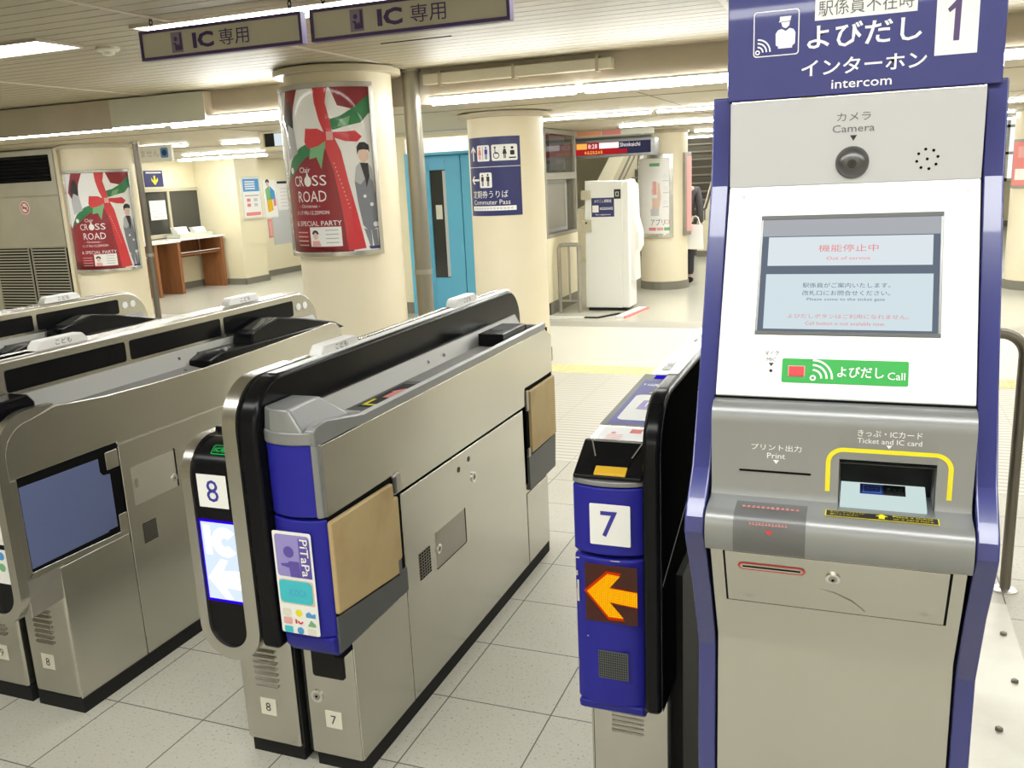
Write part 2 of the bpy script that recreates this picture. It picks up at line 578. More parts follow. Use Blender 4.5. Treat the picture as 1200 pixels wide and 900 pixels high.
def part(name, mb, parent, bev=0.0, seg=2, label=None, sharp=35):
    off = OFF[parent.name]
    o = bpy.data.objects.new(name, _mesh(name, mb, off, sharp))
    COL.objects.link(o)
    o.parent = parent
    OFF[o.name] = off
    if bev:
        b = o.modifiers.new('edge', 'BEVEL')
        b.width = bev
        b.segments = seg
        b.limit_method = 'ANGLE'
        b.angle_limit = math.radians(40)
        b.harden_normals = True
    if label:
        o['label'] = label
    return o

def thing(name, label, cat, loc, group=None):
    o = bpy.data.objects.new(name, None)
    o.empty_display_size = 0.1
    COL.objects.link(o)
    o.location = loc
    OFF[o.name] = Vector(loc)
    o['label'] = label
    o['category'] = cat
    if group:
        o['group'] = group
    return o

def single(name, mb, label, cat, loc, group=None, bev=0.0, kind=None):
    loc = Vector(loc)
    o = bpy.data.objects.new(name, _mesh(name, mb, loc))
    COL.objects.link(o)
    o.location = loc
    OFF[o.name] = loc
    if bev:
        b = o.modifiers.new('edge', 'BEVEL')
        b.width = bev
        b.segments = 2
        b.limit_method = 'ANGLE'
        b.angle_limit = math.radians(40)
        b.harden_normals = True
    if label:
        o['label'] = label
        o['category'] = cat
    if group:
        o['group'] = group
    if kind:
        o['kind'] = kind
    return o

def struct(name, mb, bev=0.0):
    return single(name, mb, None, None, (0, 0, 0), bev=bev, kind='structure')

# ================================================================== THE SETTING
b = MB()
b.box(-10.4, 5.4, -2.6, 22.2, -0.12, 0.0, 'floor')
struct('floor', b)

# near ceiling: lengthwise slats with open joints, up to the beam
b = MB()
y = -2.6
while y < 5.44:
    b.box(-10.4, 5.4, y, min(y + 0.098, 5.45), 2.2, 2.215, 'ceil')
    y += 0.105
b.box(-10.4, 5.4, -2.6, 5.45, 2.216, 2.3, 'gap')
struct('ceiling', b)
b = MB()
for x in (-9.1, -7.0, -4.9, -2.75, -0.62, 1.5, 3.6):            # cover strips across the slats
    b.box(x, x + 0.03, -2.4, 5.45, 2.196, 2.2, 'beam')
b.box(-2.35, -1.95, 4.3, 4.305, 2.197, 2.2, 'gap')
struct('trim_2', b)

b = MB()
b.box(-10.4, 5.4, 5.76, 15.6, 2.0, 2.3, 'ceil_low')
for yy in (6.25, 8.6, 10.9, 13.2):
    b.box(-10.4, 5.4, yy, yy + 0.012, 1.997, 2.0, 'skirt')
for xx in (-8.0, -5.0, -1.4, 1.2, 3.6):
    b.box(xx, xx + 0.01, 5.7, 15.6, 1.9975, 2.0, 'skirt')
b.box(-10.4, 5.4, 15.6, 22.2, 2.9, 3.1, 'ceil_low')
b.box(-10.4, 5.4, 15.55, 15.6, 2.0, 3.1, 'ceil_low')
o = struct('ceiling', b)

b = MB()
b.box(-10.4, 5.4, 5.45, 5.75, 1.985, 2.2, 'beam')
struct('trim_1', b)

b = MB()
b.box(-10.4, -10.1, -2.6, 22.2, 0, 3.1, 'cream')
struct('wall_left', b)
b = MB()
b.box(-10.1, -9.3, 11.95, 12.55, 0, 2.0, 'cream')
struct('wall_left', b)
b = MB()
b.box(-10.1, -9.7, 12.55, 15.6, 0, 2.0, 'cream')
struct('wall_left', b)
b = MB()
b.box(-10.1, -10.085, 7.0, 11.95, 0, 0.1, 'skirt')
b.box(-10.1, -9.29, 11.935, 11.95, 0, 0.1, 'skirt')
b.box(-9.3, -9.285, 11.935, 12.565, 0, 0.1, 'skirt')
b.box(-9.7, -9.685, 12.565, 15.6, 0, 0.1, 'skirt')
struct('baseboard_left', b)
b = MB()
b.box(5.1, 5.4, -2.6, 22.2, 0, 3.1, 'cream')
struct('wall_right', b)
b = MB()
b.box(-10.1, 5.1, -2.6, -2.4, 0, 2.3, 'cream')
struct('wall_front', b)
b = MB()
b.box(-10.1, 5.1, 22.0, 22.2, 0, 3.1, 'cream')
b.box(0.5, 5.1, 21.985, 22.0, 0, 0.12, 'skirt')
struct('wall_back', b)
wd = bpy.data.objects.new('window_1', None)
COL.objects.link(wd)
wd['kind'] = 'structure'
wd.location = (3.5, 21.97, 0.9)
OFF['window_1'] = Vector(wd.location)
b = MB()
for k in range(5):
    b.box(2.0 + 0.72 * k, 2.06 + 0.72 * k, 21.93, 21.99, 0.95, 2.7, 'steel_light')
for z in (0.95, 1.5, 2.05, 2.64):
    b.box(2.0, 4.94, 21.93, 21.99, z, z + 0.06, 'steel_light')
part('window_frame', b, wd)
M['window_lit'] = emis('frosted_window', (0.80, 0.90, 0.97), 1.3)
b = MB()
b.box(2.0, 4.94, 21.975, 21.985, 0.97, 2.68, 'window_lit')
part('frosted_panes', b, wd)

# middle block with the lift doors in its face
b = MB()
b.box(-5.6, -4.86, 9.27, 10.4, 0, 2.0, 'cream')
b.box(-3.62, -3.2, 9.27, 10.4, 0, 0.83, 'cream')
b.box(-4.86, -3.62, 9.62, 10.4, 0, 2.0, 'cream')
b.box(-4.86, -3.62, 9.27, 9.62, 1.97, 2.0, 'cream')
b.box(-3.62, -3.58, 9.27, 10.4, 0.83, 2.0, 'cream')
struct('wall_center', b)
b = MB()
b.box(-3.2, -3.185, 9.255, 10.4, 0, 0.13, 'skirt')
b.box(-5.6, -4.86, 9.255, 9.27, 0, 0.13, 'skirt')
b.box(-3.62, -3.185, 9.255, 9.27, 0, 0.13, 'skirt')
struct('baseboard_center', b)

d1 = bpy.data.objects.new('door_1', None)
COL.objects.link(d1)
d1['kind'] = 'structure'
OFF['door_1'] = Vector((-4.24, 9.4, 0))
d1.location = (-4.24, 9.4, 0)
b = MB()
b.box(-4.86, -4.79, 9.24, 9.5, 0, 1.81, 'elev')
b.box(-3.70, -3.62, 9.24, 9.5, 0, 1.81, 'elev')
b.box(-4.79, -3.70, 9.24, 9.5, 1.78, 1.81, 'elev')
b.box(-4.79, -3.70, 9.47, 9.6, 0, 1.81, 'gap')
part('door_frame', b, d1, 0.004)
for x0, x1 in ((-4.785, -4.25), (-4.24, -3.705)):
    c = (x0 + x1) / 2 - 0.02
    b = MB()
    for q in ((x0, c - 0.10, 0.01, 1.775), (c + 0.10, x1, 0.01, 1.775), (c - 0.10, c + 0.10, 1.62, 1.775), (c - 0.10, c + 0.10, 0.01, 0.40)):
        b.box(q[0], q[1], 9.40, 9.44, q[2], q[3], 'elev')
    lf = part('door_leaf', b, d1, 0.003)
    b = MB()
    b.box(c - 0.10, c + 0.10, 9.42, 9.43, 0.40, 1.62, 'glass_dark')
    b.rect(FrontF(c, 9.42, 1.15), -0.05, 0.03, -0.08, 0.08, 'offwhite', 0.002)
    b.rect(FrontF(c, 9.42, 1.15), 0.055, 0.095, -0.74, 0.46, 'paper_grey', 0.0015)
    part('window_pane', b, lf)
b = MB()
b.box(-4.86, -3.62, 9.30, 9.45, 1.815, 1.97, 'lamp_soft')  # glowing panel made up for the bright area above the lift doors
part('light_transom', b, d1)

# stairs at the far end
b = MB()
for k in range(17):
    b.box(-4.44, -2.73, 16.1 + 0.27 * k, 16.1 + 0.27 * (k + 1), 0, 0.155 * (k + 1) - 0.03, 'stair_riser')
    b.box(-4.44, -2.73, 16.08 + 0.27 * k, 16.1 + 0.27 * (k + 1), 0.155 * (k + 1) - 0.03, 0.155 * (k + 1), 'stair')
single('staircase', b, 'flight of grey stairs rising away at the far end of the concourse', 'stairs', (-3.6, 16.1, 0), )
b = MB()
b.prism('x', [(15.9, 0), (20.7, 0), (20.7, 3.0), (16.2, 0.62), (15.9, 0.62)], -2.72, -2.52, 'cream')
b.box(-2.73, -2.51, 15.88, 15.9, 0, 0.1, 'skirt')
single('stair_wall', b, 'sloping cream side wall along the right edge of the far stairs', 'wall', (-2.62, 16.1, 0))
b = MB()
b.prism('x', [(15.4, 0), (20.7, 0), (20.7, 3.0), (20.0, 2.9), (15.9, 0.95), (15.4, 0.9)], -4.75, -4.45, 'cream')
for dz in (0.0, 0.17):
    b.prism('x', [(15.9, 0.72 - dz), (20.0, 2.68 - dz), (20.0, 2.72 - dz), (15.9, 0.76 - dz)], -4.45, -4.43, 'skirt')
single('stair_wall', b, 'sloping cream side wall with dark bands along the left edge of the far stairs', 'wall', (-4.6, 16.1, 0))
t = thing('handrail', 'thin metal handrail climbing beside the far stairs, behind the person with the white bag', 'handrail', (-2.62, 16.0, 0.62))
b = MB()
b.tube([(-2.62, 15.95, 0.80), (-2.62, 16.2, 0.82), (-2.62, 20.5, 3.08)], 0.022, 'bronze', 8)
part('rail', b, t)
for yy, zb in ((16.1, 0.60), (18.0, 1.56), (19.8, 2.50)):
    b = MB()
    b.tube([(-2.62, yy, zb), (-2.62, yy, zb + 0.23)], 0.012, 'bronze', 8)
    part('bracket', b, t)

# ------------------------------------------------------------------ ceiling lamps
def lamp(name, label, x0, x1, y0, y1, z, depth, group=None, recessed=False):
    t = thing(name, label, 'ceiling light', ((x0 + x1) / 2, (y0 + y1) / 2, z), group)
    b = MB()
    if recessed:
        e = 0.012
        b.box(x0 - e, x1 + e, y0 - e, y0, z - 0.012, z - 0.0005, 'beam')
        b.box(x0 - e, x1 + e, y1, y1 + e, z - 0.012, z - 0.0005, 'beam')
        b.box(x0 - e, x0, y0, y1, z - 0.012, z - 0.0005, 'beam')
        b.box(x1, x1 + e, y0, y1, z - 0.012, z - 0.0005, 'beam')
        part('housing', b, t)
        b = MB()
        b.box(x0, x1, y0, y1, z - 0.009, z - 0.0005, 'lamp')
        part('diffuser', b, t)
    else:
        b.box(x0, x1, y0, y1, z - 0.014, z, 'white')
        part('housing', b, t)
        b = MB()
        ym = (y0 + y1) / 2
        h = (y1 - y0) / 2
        prof = [(ym + h * math.cos(q), z - 0.014 - depth * math.sin(q)) for q in [PI * k / 8 for k in range(9)]]
        b.prism('x', prof, x0 + 0.012, x1 - 0.012, 'tube')
        part('diffuser', b, t)
    return t

lamp('recessed_light', 'long recessed fluorescent light at the top left corner over the grey louvre', -6.6, -3.49, 3.2, 3.45, 2.2, 0.01, recessed=True)
lamp('recessed_light', 'long recessed fluorescent light partly hidden behind the two hanging signs', -2.93, -0.2, 3.2, 3.42, 2.2, 0.01, recessed=True)
for x0, x1 in ((-2.9, 0.82), (0.90, 3.0)):           # unseen rows added over and behind the camera for near-side light
    for yy in (0.52, -1.6):
        lamp('recessed_light', 'recessed fluorescent light in the slatted ceiling over the near side of the gates', x0, x1, yy, yy + 0.28, 2.2, 0.01, 'recessed lights over the near side', True)
lamp('recessed_light', 'recessed fluorescent light in the slatted ceiling to the right of the kiosk', 0.6, 3.2, 3.2, 3.44, 2.2, 0.01, recessed=True)

for x0, x1, lab in ((-9.3, -4.78, 'thin fluorescent light under the beam above the far left column'), (-4.72, -3.30, 'bright fluorescent light under the beam just left of the tall poster column'),
                    (-2.62, -1.64, 'fluorescent light under the beam above the navy sign column'), (-1.60, -0.15, 'fluorescent light under the beam just left of the blue kiosk sign'), (-0.1, 1.9, 'fluorescent light under the beam to the right of the kiosk')):
    lamp('beam_light', lab, x0, x1, 5.375, 5.435, 2.018 if x1 < -4.7 else 2.03, 0.03 if x1 < -4.7 else 0.055 if x1 < -3 else 0.045)
b = MB()
b.box(-9.9, -5.23, 5.36, 5.37, 1.982, 2.19, 'beam')
b.box(-5.23, -4.37, 5.36, 5.37, 1.99, 2.19, 'beam_light')
b.box(-9.9, -4.37, 5.37, 5.45, 2.03, 2.19, 'beam')
single('beam_panel', b, 'beige boxed panel with a pale patch on the beam above the far left column', 'panel', (-7, 5.4, 2.0))
t = thing('cable_duct', 'long pale boxed duct along the beam to the right of the tall poster column', 'duct', (-2.0, 5.40, 2.12))
b = MB()
b.box(-2.66, -1.42, 5.38, 5.45, 2.10, 2.165, 'duct')
part('duct_box', b, t, 0.006)
for x in (-2.55, -2.05, -1.52):
    b = MB()
    b.box(x, x + 0.02, 5.376, 5.45, 2.09, 2.175, 'beam')
    part('clip', b, t)

rows = [(-2.80, -1.70, 7.72, 'fluorescent tube light just behind the navy sign column'), (-1.66, -0.5, 7.72, 'fluorescent tube light right of the one behind the navy sign column'), (-0.4, 0.9, 7.72, 'fluorescent tube light above the concourse right of the kiosk sign'),
        (1.1, 2.5, 7.72, 'fluorescent tube light at the far right of the second row'),
        (-2.50, -1.0, 9.75, 'fluorescent tube light in front of the pale poster column'), (-0.8, 0.7, 9.75, 'fluorescent tube light in the third row behind the kiosk sign'), (0.9, 2.4, 9.75, 'fluorescent tube light in the third row at the right edge'),
        (-2.12, -0.6, 12.2, 'fluorescent tube light just behind the pale poster column'), (0.6, 2.4, 12.2, 'fluorescent tube light in the fourth row at the right edge'),
        (-2.60, -1.2, 14.4, 'fluorescent tube light nearest the far stairs'), (0.8, 2.6, 14.4, 'fluorescent tube light in the last row at the right edge'),
        (-7.45, -6.62, 7.78, 'fluorescent tube light over the white hanging sign on the left'), (-6.30, -5.0, 7.95, 'fluorescent tube light by the ceiling monitor'), (-8.40, -7.15, 9.8, 'fluorescent tube light over the counter window room')]
for x0, x1, yy, lab in rows:
    h_ = 0.035 if yy < 9 else 0.06
    lamp('tube_light', lab, x0, x1, yy - h_, yy + h_, 2.0, 0.016)
for x0, x1, yy, z in ((-9.9, -8.4, 8.7, 2.0), (-9.8, -8.2, 11.3, 2.0), (-9.2, -7.6, 13.2, 2.0), (-7.0, -5.6, 11.6, 2.0), (-4.4, -2.8, 16.9, 2.9), (-4.4, -2.8, 18.6, 2.9), (1.2, 3.0, 18.0, 2.9)):  # unseen lamps added to brighten the counter room, stairs and far end
    lamp('tube_light', 'fluorescent tube light out of sight deeper in the concourse', x0, x1, yy - 0.045, yy + 0.045, z, 0.02, 'tube lights deeper in the concourse')

# ------------------------------------------------------------------ columns
def column(label, cx, cy, r, top, collar):
    t = thing('column', label, 'column', (cx, cy, 0))
    b = MB()
    b.lathe([(r, 0.0), (r, top)], cx, cy, 'column', 64)
    part('shaft', b, t)
    b = MB()
    b.lathe([(r + 0.012, 0.0), (r + 0.012, 0.10), (r + 0.002, 0.104)], cx, cy, 'skirt', 64, cap=False)
    part('skirting', b, t)
    b = MB()
    b.lathe([(r, top - 0.045), (r + collar, top - 0.045), (r + collar, top - 0.012), (r, top - 0.012)], cx, cy, 'ceil_low', 64, cap=False)
    part('collar', b, t)
    return t
column('thick cream column with the tall curved red poster, in the middle of the view', -3.093, 5.072, 0.33, 2.2, 0.06)
column('cream column beside the steel cabinet, carrying the left one of the two red posters', -7.098, 7.019, 0.327, 2.0, 0.03)
column('cream column carrying the navy direction sign, in front of the blue lift doors', -2.684, 6.849, 0.30, 2.0, 0.07)
column('slim far cream column carrying the pale poster with a hand and phone', -2.424, 11.701, 0.30, 2.0, 0.02)
column('cream column at the right edge behind the kiosk, carrying a small red poster', 1.83, 11.7, 0.30, 2.0, 0.02)

def pipe(label, x, y, r, top):
    t = thing('pipe', label, 'pipe', (x, y, 0))
    b = MB()
    b.tube([(x, y, 0), (x, y, top)], r, 'pipe' if r > 0.03 else 'bronze', 20)
    part('tube', b, t)
    b = MB()
    b.tube([(x, y, top - 0.02), (x, y, top)], r + 0.012, 'steel_dull', 20)
    part('clamp', b, t)
    b = MB()
    b.tube([(x, y, 0.9), (x, y, 0.93)], r + 0.006, 'steel_dull', 20)
    part('clamp', b, t)
pipe('thick grey steel pipe standing right beside the tall poster column', -2.735, 5.365, 0.056, 2.2)
pipe('thin brown metal pole standing right beside the far left column', -6.572, 7.0, 0.03, 2.0)

t = thing('smoke_detector', 'small round smoke detector on the slatted ceiling beside the top left light', 'smoke detector', (-3.6, 3.56, 2.2))
b = MB()
b.lathe([(0.055, 2.2), (0.055, 2.19), (0.045, 2.182)], -3.45, 3.58, 'duct', 24, cap=True)
part('base', b, t)
b = MB()
b.lathe([(0.03, 2.182), (0.028, 2.168), (0.012, 2.162)], -3.45, 3.58, 'duct', 20, cap=True)
part('sensor', b, t)

# ================================================================== POSTERS AND SIGNS ON THE COLUMNS
def xmas_poster(label, cx, cy, r, t0, t1, z0, z1):
    """curved steel frame holding the red Christmas poster"""
    t = thing('poster_frame', label, 'poster', (cx, cy, z0))
    W, H = math.radians(t1 - t0) * r, z1 - z0
    b = MB()
    e = math.degrees(0.022 / r)
    b.band(cx, cy, r - 0.02, r + 0.014, z0 - 0.022, z0 + 0.006, t0 - e, t1 + e, 'steel_light', 40)
    b.band(cx, cy, r - 0.02, r + 0.014, z1 - 0.006, z1 + 0.022, t0 - e, t1 + e, 'steel_dull', 40)
    b.band(cx, cy, r - 0.02, r + 0.014, z0, z1, t0 - e, t0 + 0.6, 'steel_light', 4)
    b.band(cx, cy, r - 0.02, r + 0.014, z0, z1, t1 - 0.6, t1 + e, 'steel_light', 4)
    part('frame', b, t, 0.002)
    F = Wrap(cx, cy, r - 0.006, t0, z0)
    s = W / 0.67
    k = H / 0.97
    def S(pts):
        return [(a * s, c * k) for a, c in pts]
    b = MB()
    b.rect(F, 0, W, 0, H, 'paper', 0)
    b.shape(F, S([(0.0, 0.10), (0.0, 0.42), (0.10, 0.56), (0.20, 0.60), (0.38, 0.62), (0.48, 0.30), (0.50, 0.0), (0.0, 0.0)]), 'red_dark', 0.0006)
    b.shape(F, S([(0.0, 0.0), (0.0, 0.10), (0.50, 0.0)]), 'red_dark', 0.0006)
    b.shape(F, S([(0.02, 0.78), (0.10, 0.97), (0.22, 0.97), (0.17, 0.86), (0.14, 0.72), (0.08, 0.70)]), 'red_dark', 0.0006)
    b.shape(F, S([(0.43, 0.97), (0.67, 0.97), (0.67, 0.88), (0.55, 0.84), (0.47, 0.86)]), 'red_dark', 0.0006)
    # leaves
    b.shape(F, S([(0.03, 0.44), (0.10, 0.56), (0.20, 0.63), (0.34, 0.68), (0.40, 0.66), (0.34, 0.60), (0.24, 0.57), (0.12, 0.48)]), 'green', 0.001)
    b.shape(F, S([(0.29, 0.66), (0.40, 0.67), (0.37, 0.60), (0.345, 0.50), (0.32, 0.57), (0.27, 0.56)]), 'green_light', 0.0013)
    b.shape(F, S([(0.40, 0.78), (0.48, 0.80), (0.55, 0.84), (0.66, 0.92), (0.66, 0.82), (0.60, 0.76), (0.50, 0.74), (0.43, 0.72)]), 'green', 0.001)
    b.shape(F, S([(0.48, 0.78), (0.54, 0.80), (0.52, 0.74), (0.46, 0.74)]), 'green_light', 0.0013)
    # ribbon
    b.shape(F, S([(0.33, 0.97), (0.42, 0.97), (0.40, 0.88), (0.42, 0.78), (0.43, 0.68), (0.39, 0.68), (0.355, 0.78), (0.335, 0.88)]), 'red', 0.0016)
    b.shape(F, S([(0.40, 0.70), (0.34, 0.735), (0.26, 0.74), (0.245, 0.66), (0.27, 0.62), (0.34, 0.635), (0.40, 0.67)]), 'red', 0.0018)
    b.shape(F, S([(0.27, 0.735), (0.33, 0.84), (0.36, 0.75), (0.34, 0.735)]), 'paper', 0.0018)
    b.shape(F, S([(0.43, 0.71), (0.50, 0.71), (0.56, 0.715), (0.60, 0.68), (0.57, 0.65), (0.50, 0.655), (0.43, 0.68)]), 'red', 0.0018)
    b.shape(F, S([(0.39, 0.70), (0.43, 0.70), (0.47, 0.60), (0.50, 0.42), (0.54, 0.22), (0.575, 0.02), (0.47, 0.01), (0.45, 0.25), (0.42, 0.48), (0.38, 0.62)]), 'red', 0.002)
    b.rect(F, 0.392 * s, 0.432 * s, 0.665 * k, 0.715 * k, 'pink', 0.0024)
    for i in range(12):
        b.disc(F, (0.425 + 0.0065 * i) * s, (0.53 - 0.024 * i) * k, 0.0045, 'pink', 0.0026, seg=6)
    # standing figure in a grey coat
    b.shape(F, S([(0.545, 0.30), (0.535, 0.42), (0.55, 0.505), (0.575, 0.53), (0.615, 0.525), (0.645, 0.49), (0.655, 0.34), (0.66, 0.14), (0.60, 0.12), (0.565, 0.16)]), 'coat_print', 0.0012)
    b.shape(F, S([(0.575, 0.525), (0.60, 0.44), (0.605, 0.38), (0.63, 0.45), (0.625, 0.525)]), 'hair_print', 0.0015)
    b.shape(F, S([(0.535, 0.42), (0.55, 0.505), (0.575, 0.53), (0.597, 0.43), (0.57, 0.40)]), 'coat_light', 0.0016)
    b.shape(F, S([(0.625, 0.525), (0.648, 0.49), (0.655, 0.40), (0.63, 0.44)]), 'coat_light', 0.0016)
    b.shape(F, S([(0.57, 0.14), (0.60, 0.03), (0.615, 0.03), (0.615, 0.12)]), 'coat_print', 0.0012)
    b.shape(F, S([(0.615, 0.13), (0.625, 0.03), (0.655, 0.03), (0.65, 0.13)]), 'coat_print', 0.0012)
    b.shape(F, S([(0.59, 0.03), (0.60, 0.012), (0.66, 0.012), (0.66, 0.03)]), 'navy', 0.0014)
    b.disc(F, 0.60 * s, 0.57 * k, 0.030 * s, 'skin_print', 0.0016, 0.043 * k)
    b.shape(F, S([(0.563, 0.575), (0.562, 0.62), (0.58, 0.645), (0.61, 0.648), (0.638, 0.63), (0.64, 0.585), (0.632, 0.60), (0.60, 0.605), (0.575, 0.60)]), 'hair_print', 0.002)
    # faint figure at the upper left
    b.shape(F, S([(0.07, 0.66), (0.06, 0.80), (0.10, 0.90), (0.14, 0.90), (0.16, 0.80), (0.15, 0.66)]), 'hair_print', 0.001)
    b.shape(F, S([(0.07, 0.56), (0.06, 0.70), (0.10, 0.77), (0.16, 0.74), (0.18, 0.60)]), 'coat_light', 0.0014)
    for a, c, q in ((0.63, 0.28, 0.012), (0.645, 0.16, 0.016), (0.59, 0.33, 0.01), (0.10, 0.50, 0.02)):
        b.disc(F, a * s, c * k, q, 'paper', 0.0022, seg=10)
    # writing
    b.text(F, 'Clair', 0.225 * s, 0.50 * k, 0.032 * k, 'paper', 0.0024)
    b.text(F, 'CR', 0.165 * s, 0.435 * k, 0.062 * k, 'paper', 0.0024, 0.085 * s)
    b.disc(F, 0.242 * s, 0.432 * k, 0.027 * s, 'paper', 0.0024, 0.031 * k)
    b.shape(F, S([(0.23, 0.455), (0.242, 0.49), (0.254, 0.455)]), 'paper', 0.0024)
    b.text(F, 'SS', 0.322 * s, 0.435 * k, 0.062 * k, 'paper', 0.0024, 0.095 * s)
    b.text(F, 'ROAD', 0.255 * s, 0.342 * k, 0.066 * k, 'paper', 0.0024, 0.215 * s)
    b.text(F, '- Christmas -', 0.235 * s, 0.285 * k, 0.020 * k, 'paper', 0.0024, 0.16 * s)
    b.text(F, '11.17 FRI-12.25MON', 0.245 * s, 0.245 * k, 0.022 * k, 'paper', 0.0024, 0.25 * s)
    b.text(F, '& SPECIAL PARTY', 0.27 * s, 0.18 * k, 0.030 * k, 'paper', 0.0024, 0.34 * s)
    for i in range(4):
        b.rect(F, 0.10 * s, 0.205 * s, (0.045 + 0.026 * i) * k, (0.052 + 0.026 * i) * k, 'pink', 0.0024)
    b.rect(F, 0.225 * s, 0.435 * s, 0.04 * k, 0.158 * k, 'paper', 0.0024)
    b.disc(F, 0.265 * s, 0.105 * k, 0.018 * s, 'skin_print', 0.003, 0.024 * k, 12)
    b.arc(F, 0.265 * s, 0.115 * k, 0.017 * s, 0.014, 0, 180, 'hair_print', 0.0034)
    b.shape(F, S([(0.235, 0.042), (0.24, 0.075), (0.29, 0.075), (0.30, 0.042)]), 'pink', 0.0028)
    for i in range(4):
        b.rect(F, 0.335 * s, 0.415 * s, (0.06 + 0.025 * i) * k, (0.066 + 0.025 * i) * k, 'coat_light', 0.0028)
    part('poster', b, t)
    b = MB()
    b.band(cx, cy, r + 0.0015, r + 0.0035, z0 + 0.006, z1 - 0.006, t0 + 0.6, t1 - 0.6, 'glass', 40)
    part('glass_cover', b, t)
    return t

xmas_poster('tall curved steel frame with the red ribbon poster on the thick middle column', -3.093, 5.072, 0.358, -49, 60, 1.10, 2.07)
xmas_poster('curved frame with the red ribbon poster on the far left column by the steel cabinet', -7.098, 7.019, 0.352, -17, 91, 0.80, 1.73)

# navy direction sign
CX, CY, CR = -2.684, 6.849, 0.302
t = thing('direction_sign', 'curved navy direction sign with white arrows on the column before the blue lift doors', 'sign', (CX, CY, 1.215))
b = MB()
b.band(CX, CY, 0.299, 0.304, 1.215, 1.81, -50, 42, 'navy', 30)
part('sign_panel', b, t)
F = Wrap(CX, CY, 0.304, -50, 1.215)
b = MB()
def arrow(mb, fr, a, c, L, wd, rot, m, d=0.001):
    q = math.radians(rot)
    pts = [(-wd / 2, -L / 2), (wd / 2, -L / 2), (wd / 2, L / 2 - 1.6 * wd), (1.9 * wd, L / 2 - 3.2 * wd), (1.9 * wd, L / 2 - 1.9 * wd), (0, L / 2), (-1.9 * wd, L / 2 - 1.9 * wd), (-1.9 * wd, L / 2 - 3.2 * wd), (-wd / 2, L / 2 - 1.6 * wd)]
    mb.shape(fr, [(a + x * math.cos(q) - y * math.sin(q), c + x * math.sin(q) + y * math.cos(q)) for x, y in pts], m, d)
def man(mb, fr, a, c, h, m, d=0.002, skirt=False):
    mb.disc(fr, a, c + h * 0.42, h * 0.085, m, d, seg=10)
    if skirt:
        mb.shape(fr, [(a - h * 0.09, c + h * 0.3), (a - h * 0.19, c - h * 0.12), (a + h * 0.19, c - h * 0.12), (a + h * 0.09, c + h * 0.3)], m, d)
    else:
        mb.rrect(fr, a - h * 0.14, a + h * 0.14, c - h * 0.08, c + h * 0.3, h * 0.05, m, d)
    mb.rect(fr, a - h * 0.09, a - h * 0.015, c - h * 0.48, c - h * 0.08, m, d)
    mb.rect(fr, a + h * 0.015, a + h * 0.09, c - h * 0.48, c - h * 0.08, m, d)
b.rect(F, 0, 0.486, 0.370, 0.374, 'white', 0.001)
arrow(b, F, 0.075, 0.475, 0.11, 0.016, 0, 'white')
b.rrect(F, 0.125, 0.245, 0.415, 0.535, 0.012, 'white', 0.001)
man(b, F, 0.155, 0.475, 0.095, 'red_soft', skirt=True)
man(b, F, 0.215, 0.475, 0.095, 'ink_blue')
b.rect(F, 0.183, 0.186, 0.425, 0.525, 'ink', 0.002)
b.rrect(F, 0.262, 0.465, 0.415, 0.535, 0.012, 'white', 0.001)
b.ring(F, 0.30, 0.455, 0.022, 0.006, 'ink', 0.002, 16)
b.disc(F, 0.292, 0.513, 0.008, 'ink', 0.002, seg=8)
b.rect(F, 0.289, 0.295, 0.47, 0.505, 'ink', 0.002)
b.rect(F, 0.292, 0.318, 0.467, 0.473, 'ink', 0.002)
man(b, F, 0.366, 0.475, 0.09, 'ink', skirt=True)
b.disc(F, 0.425, 0.508, 0.011, 'ink', 0.002, seg=8)
b.rrect(F, 0.408, 0.442, 0.455, 0.49, 0.008, 'ink', 0.002)
b.rect(F, 0.398, 0.452, 0.43, 0.44, 'ink', 0.002)
arrow(b, F, 0.085, 0.275, 0.10, 0.016, 90, 'white')
b.rrect(F, 0.140, 0.255, 0.215, 0.330, 0.012, 'white', 0.001)
man(b, F, 0.17, 0.272, 0.09, 'ink')
man(b, F, 0.222, 0.272, 0.095, 'ink')
b.text(F, '定期券うりば', 0.215, 0.165, 0.058, 'white', 0.0015, 0.33)
b.text(F, 'Commuter Pass', 0.225, 0.105, 0.036, 'white', 0.0015, 0.34)
b.rect(F, 0.035, 0.44, 0.040, 0.075, 'white', 0.001)
for i in range(13):
    b.rect(F, 0.06 + 0.028 * i, 0.08 + 0.028 * i, 0.050, 0.064, 'paper_grey', 0.002)
part('pictograms', b, t)

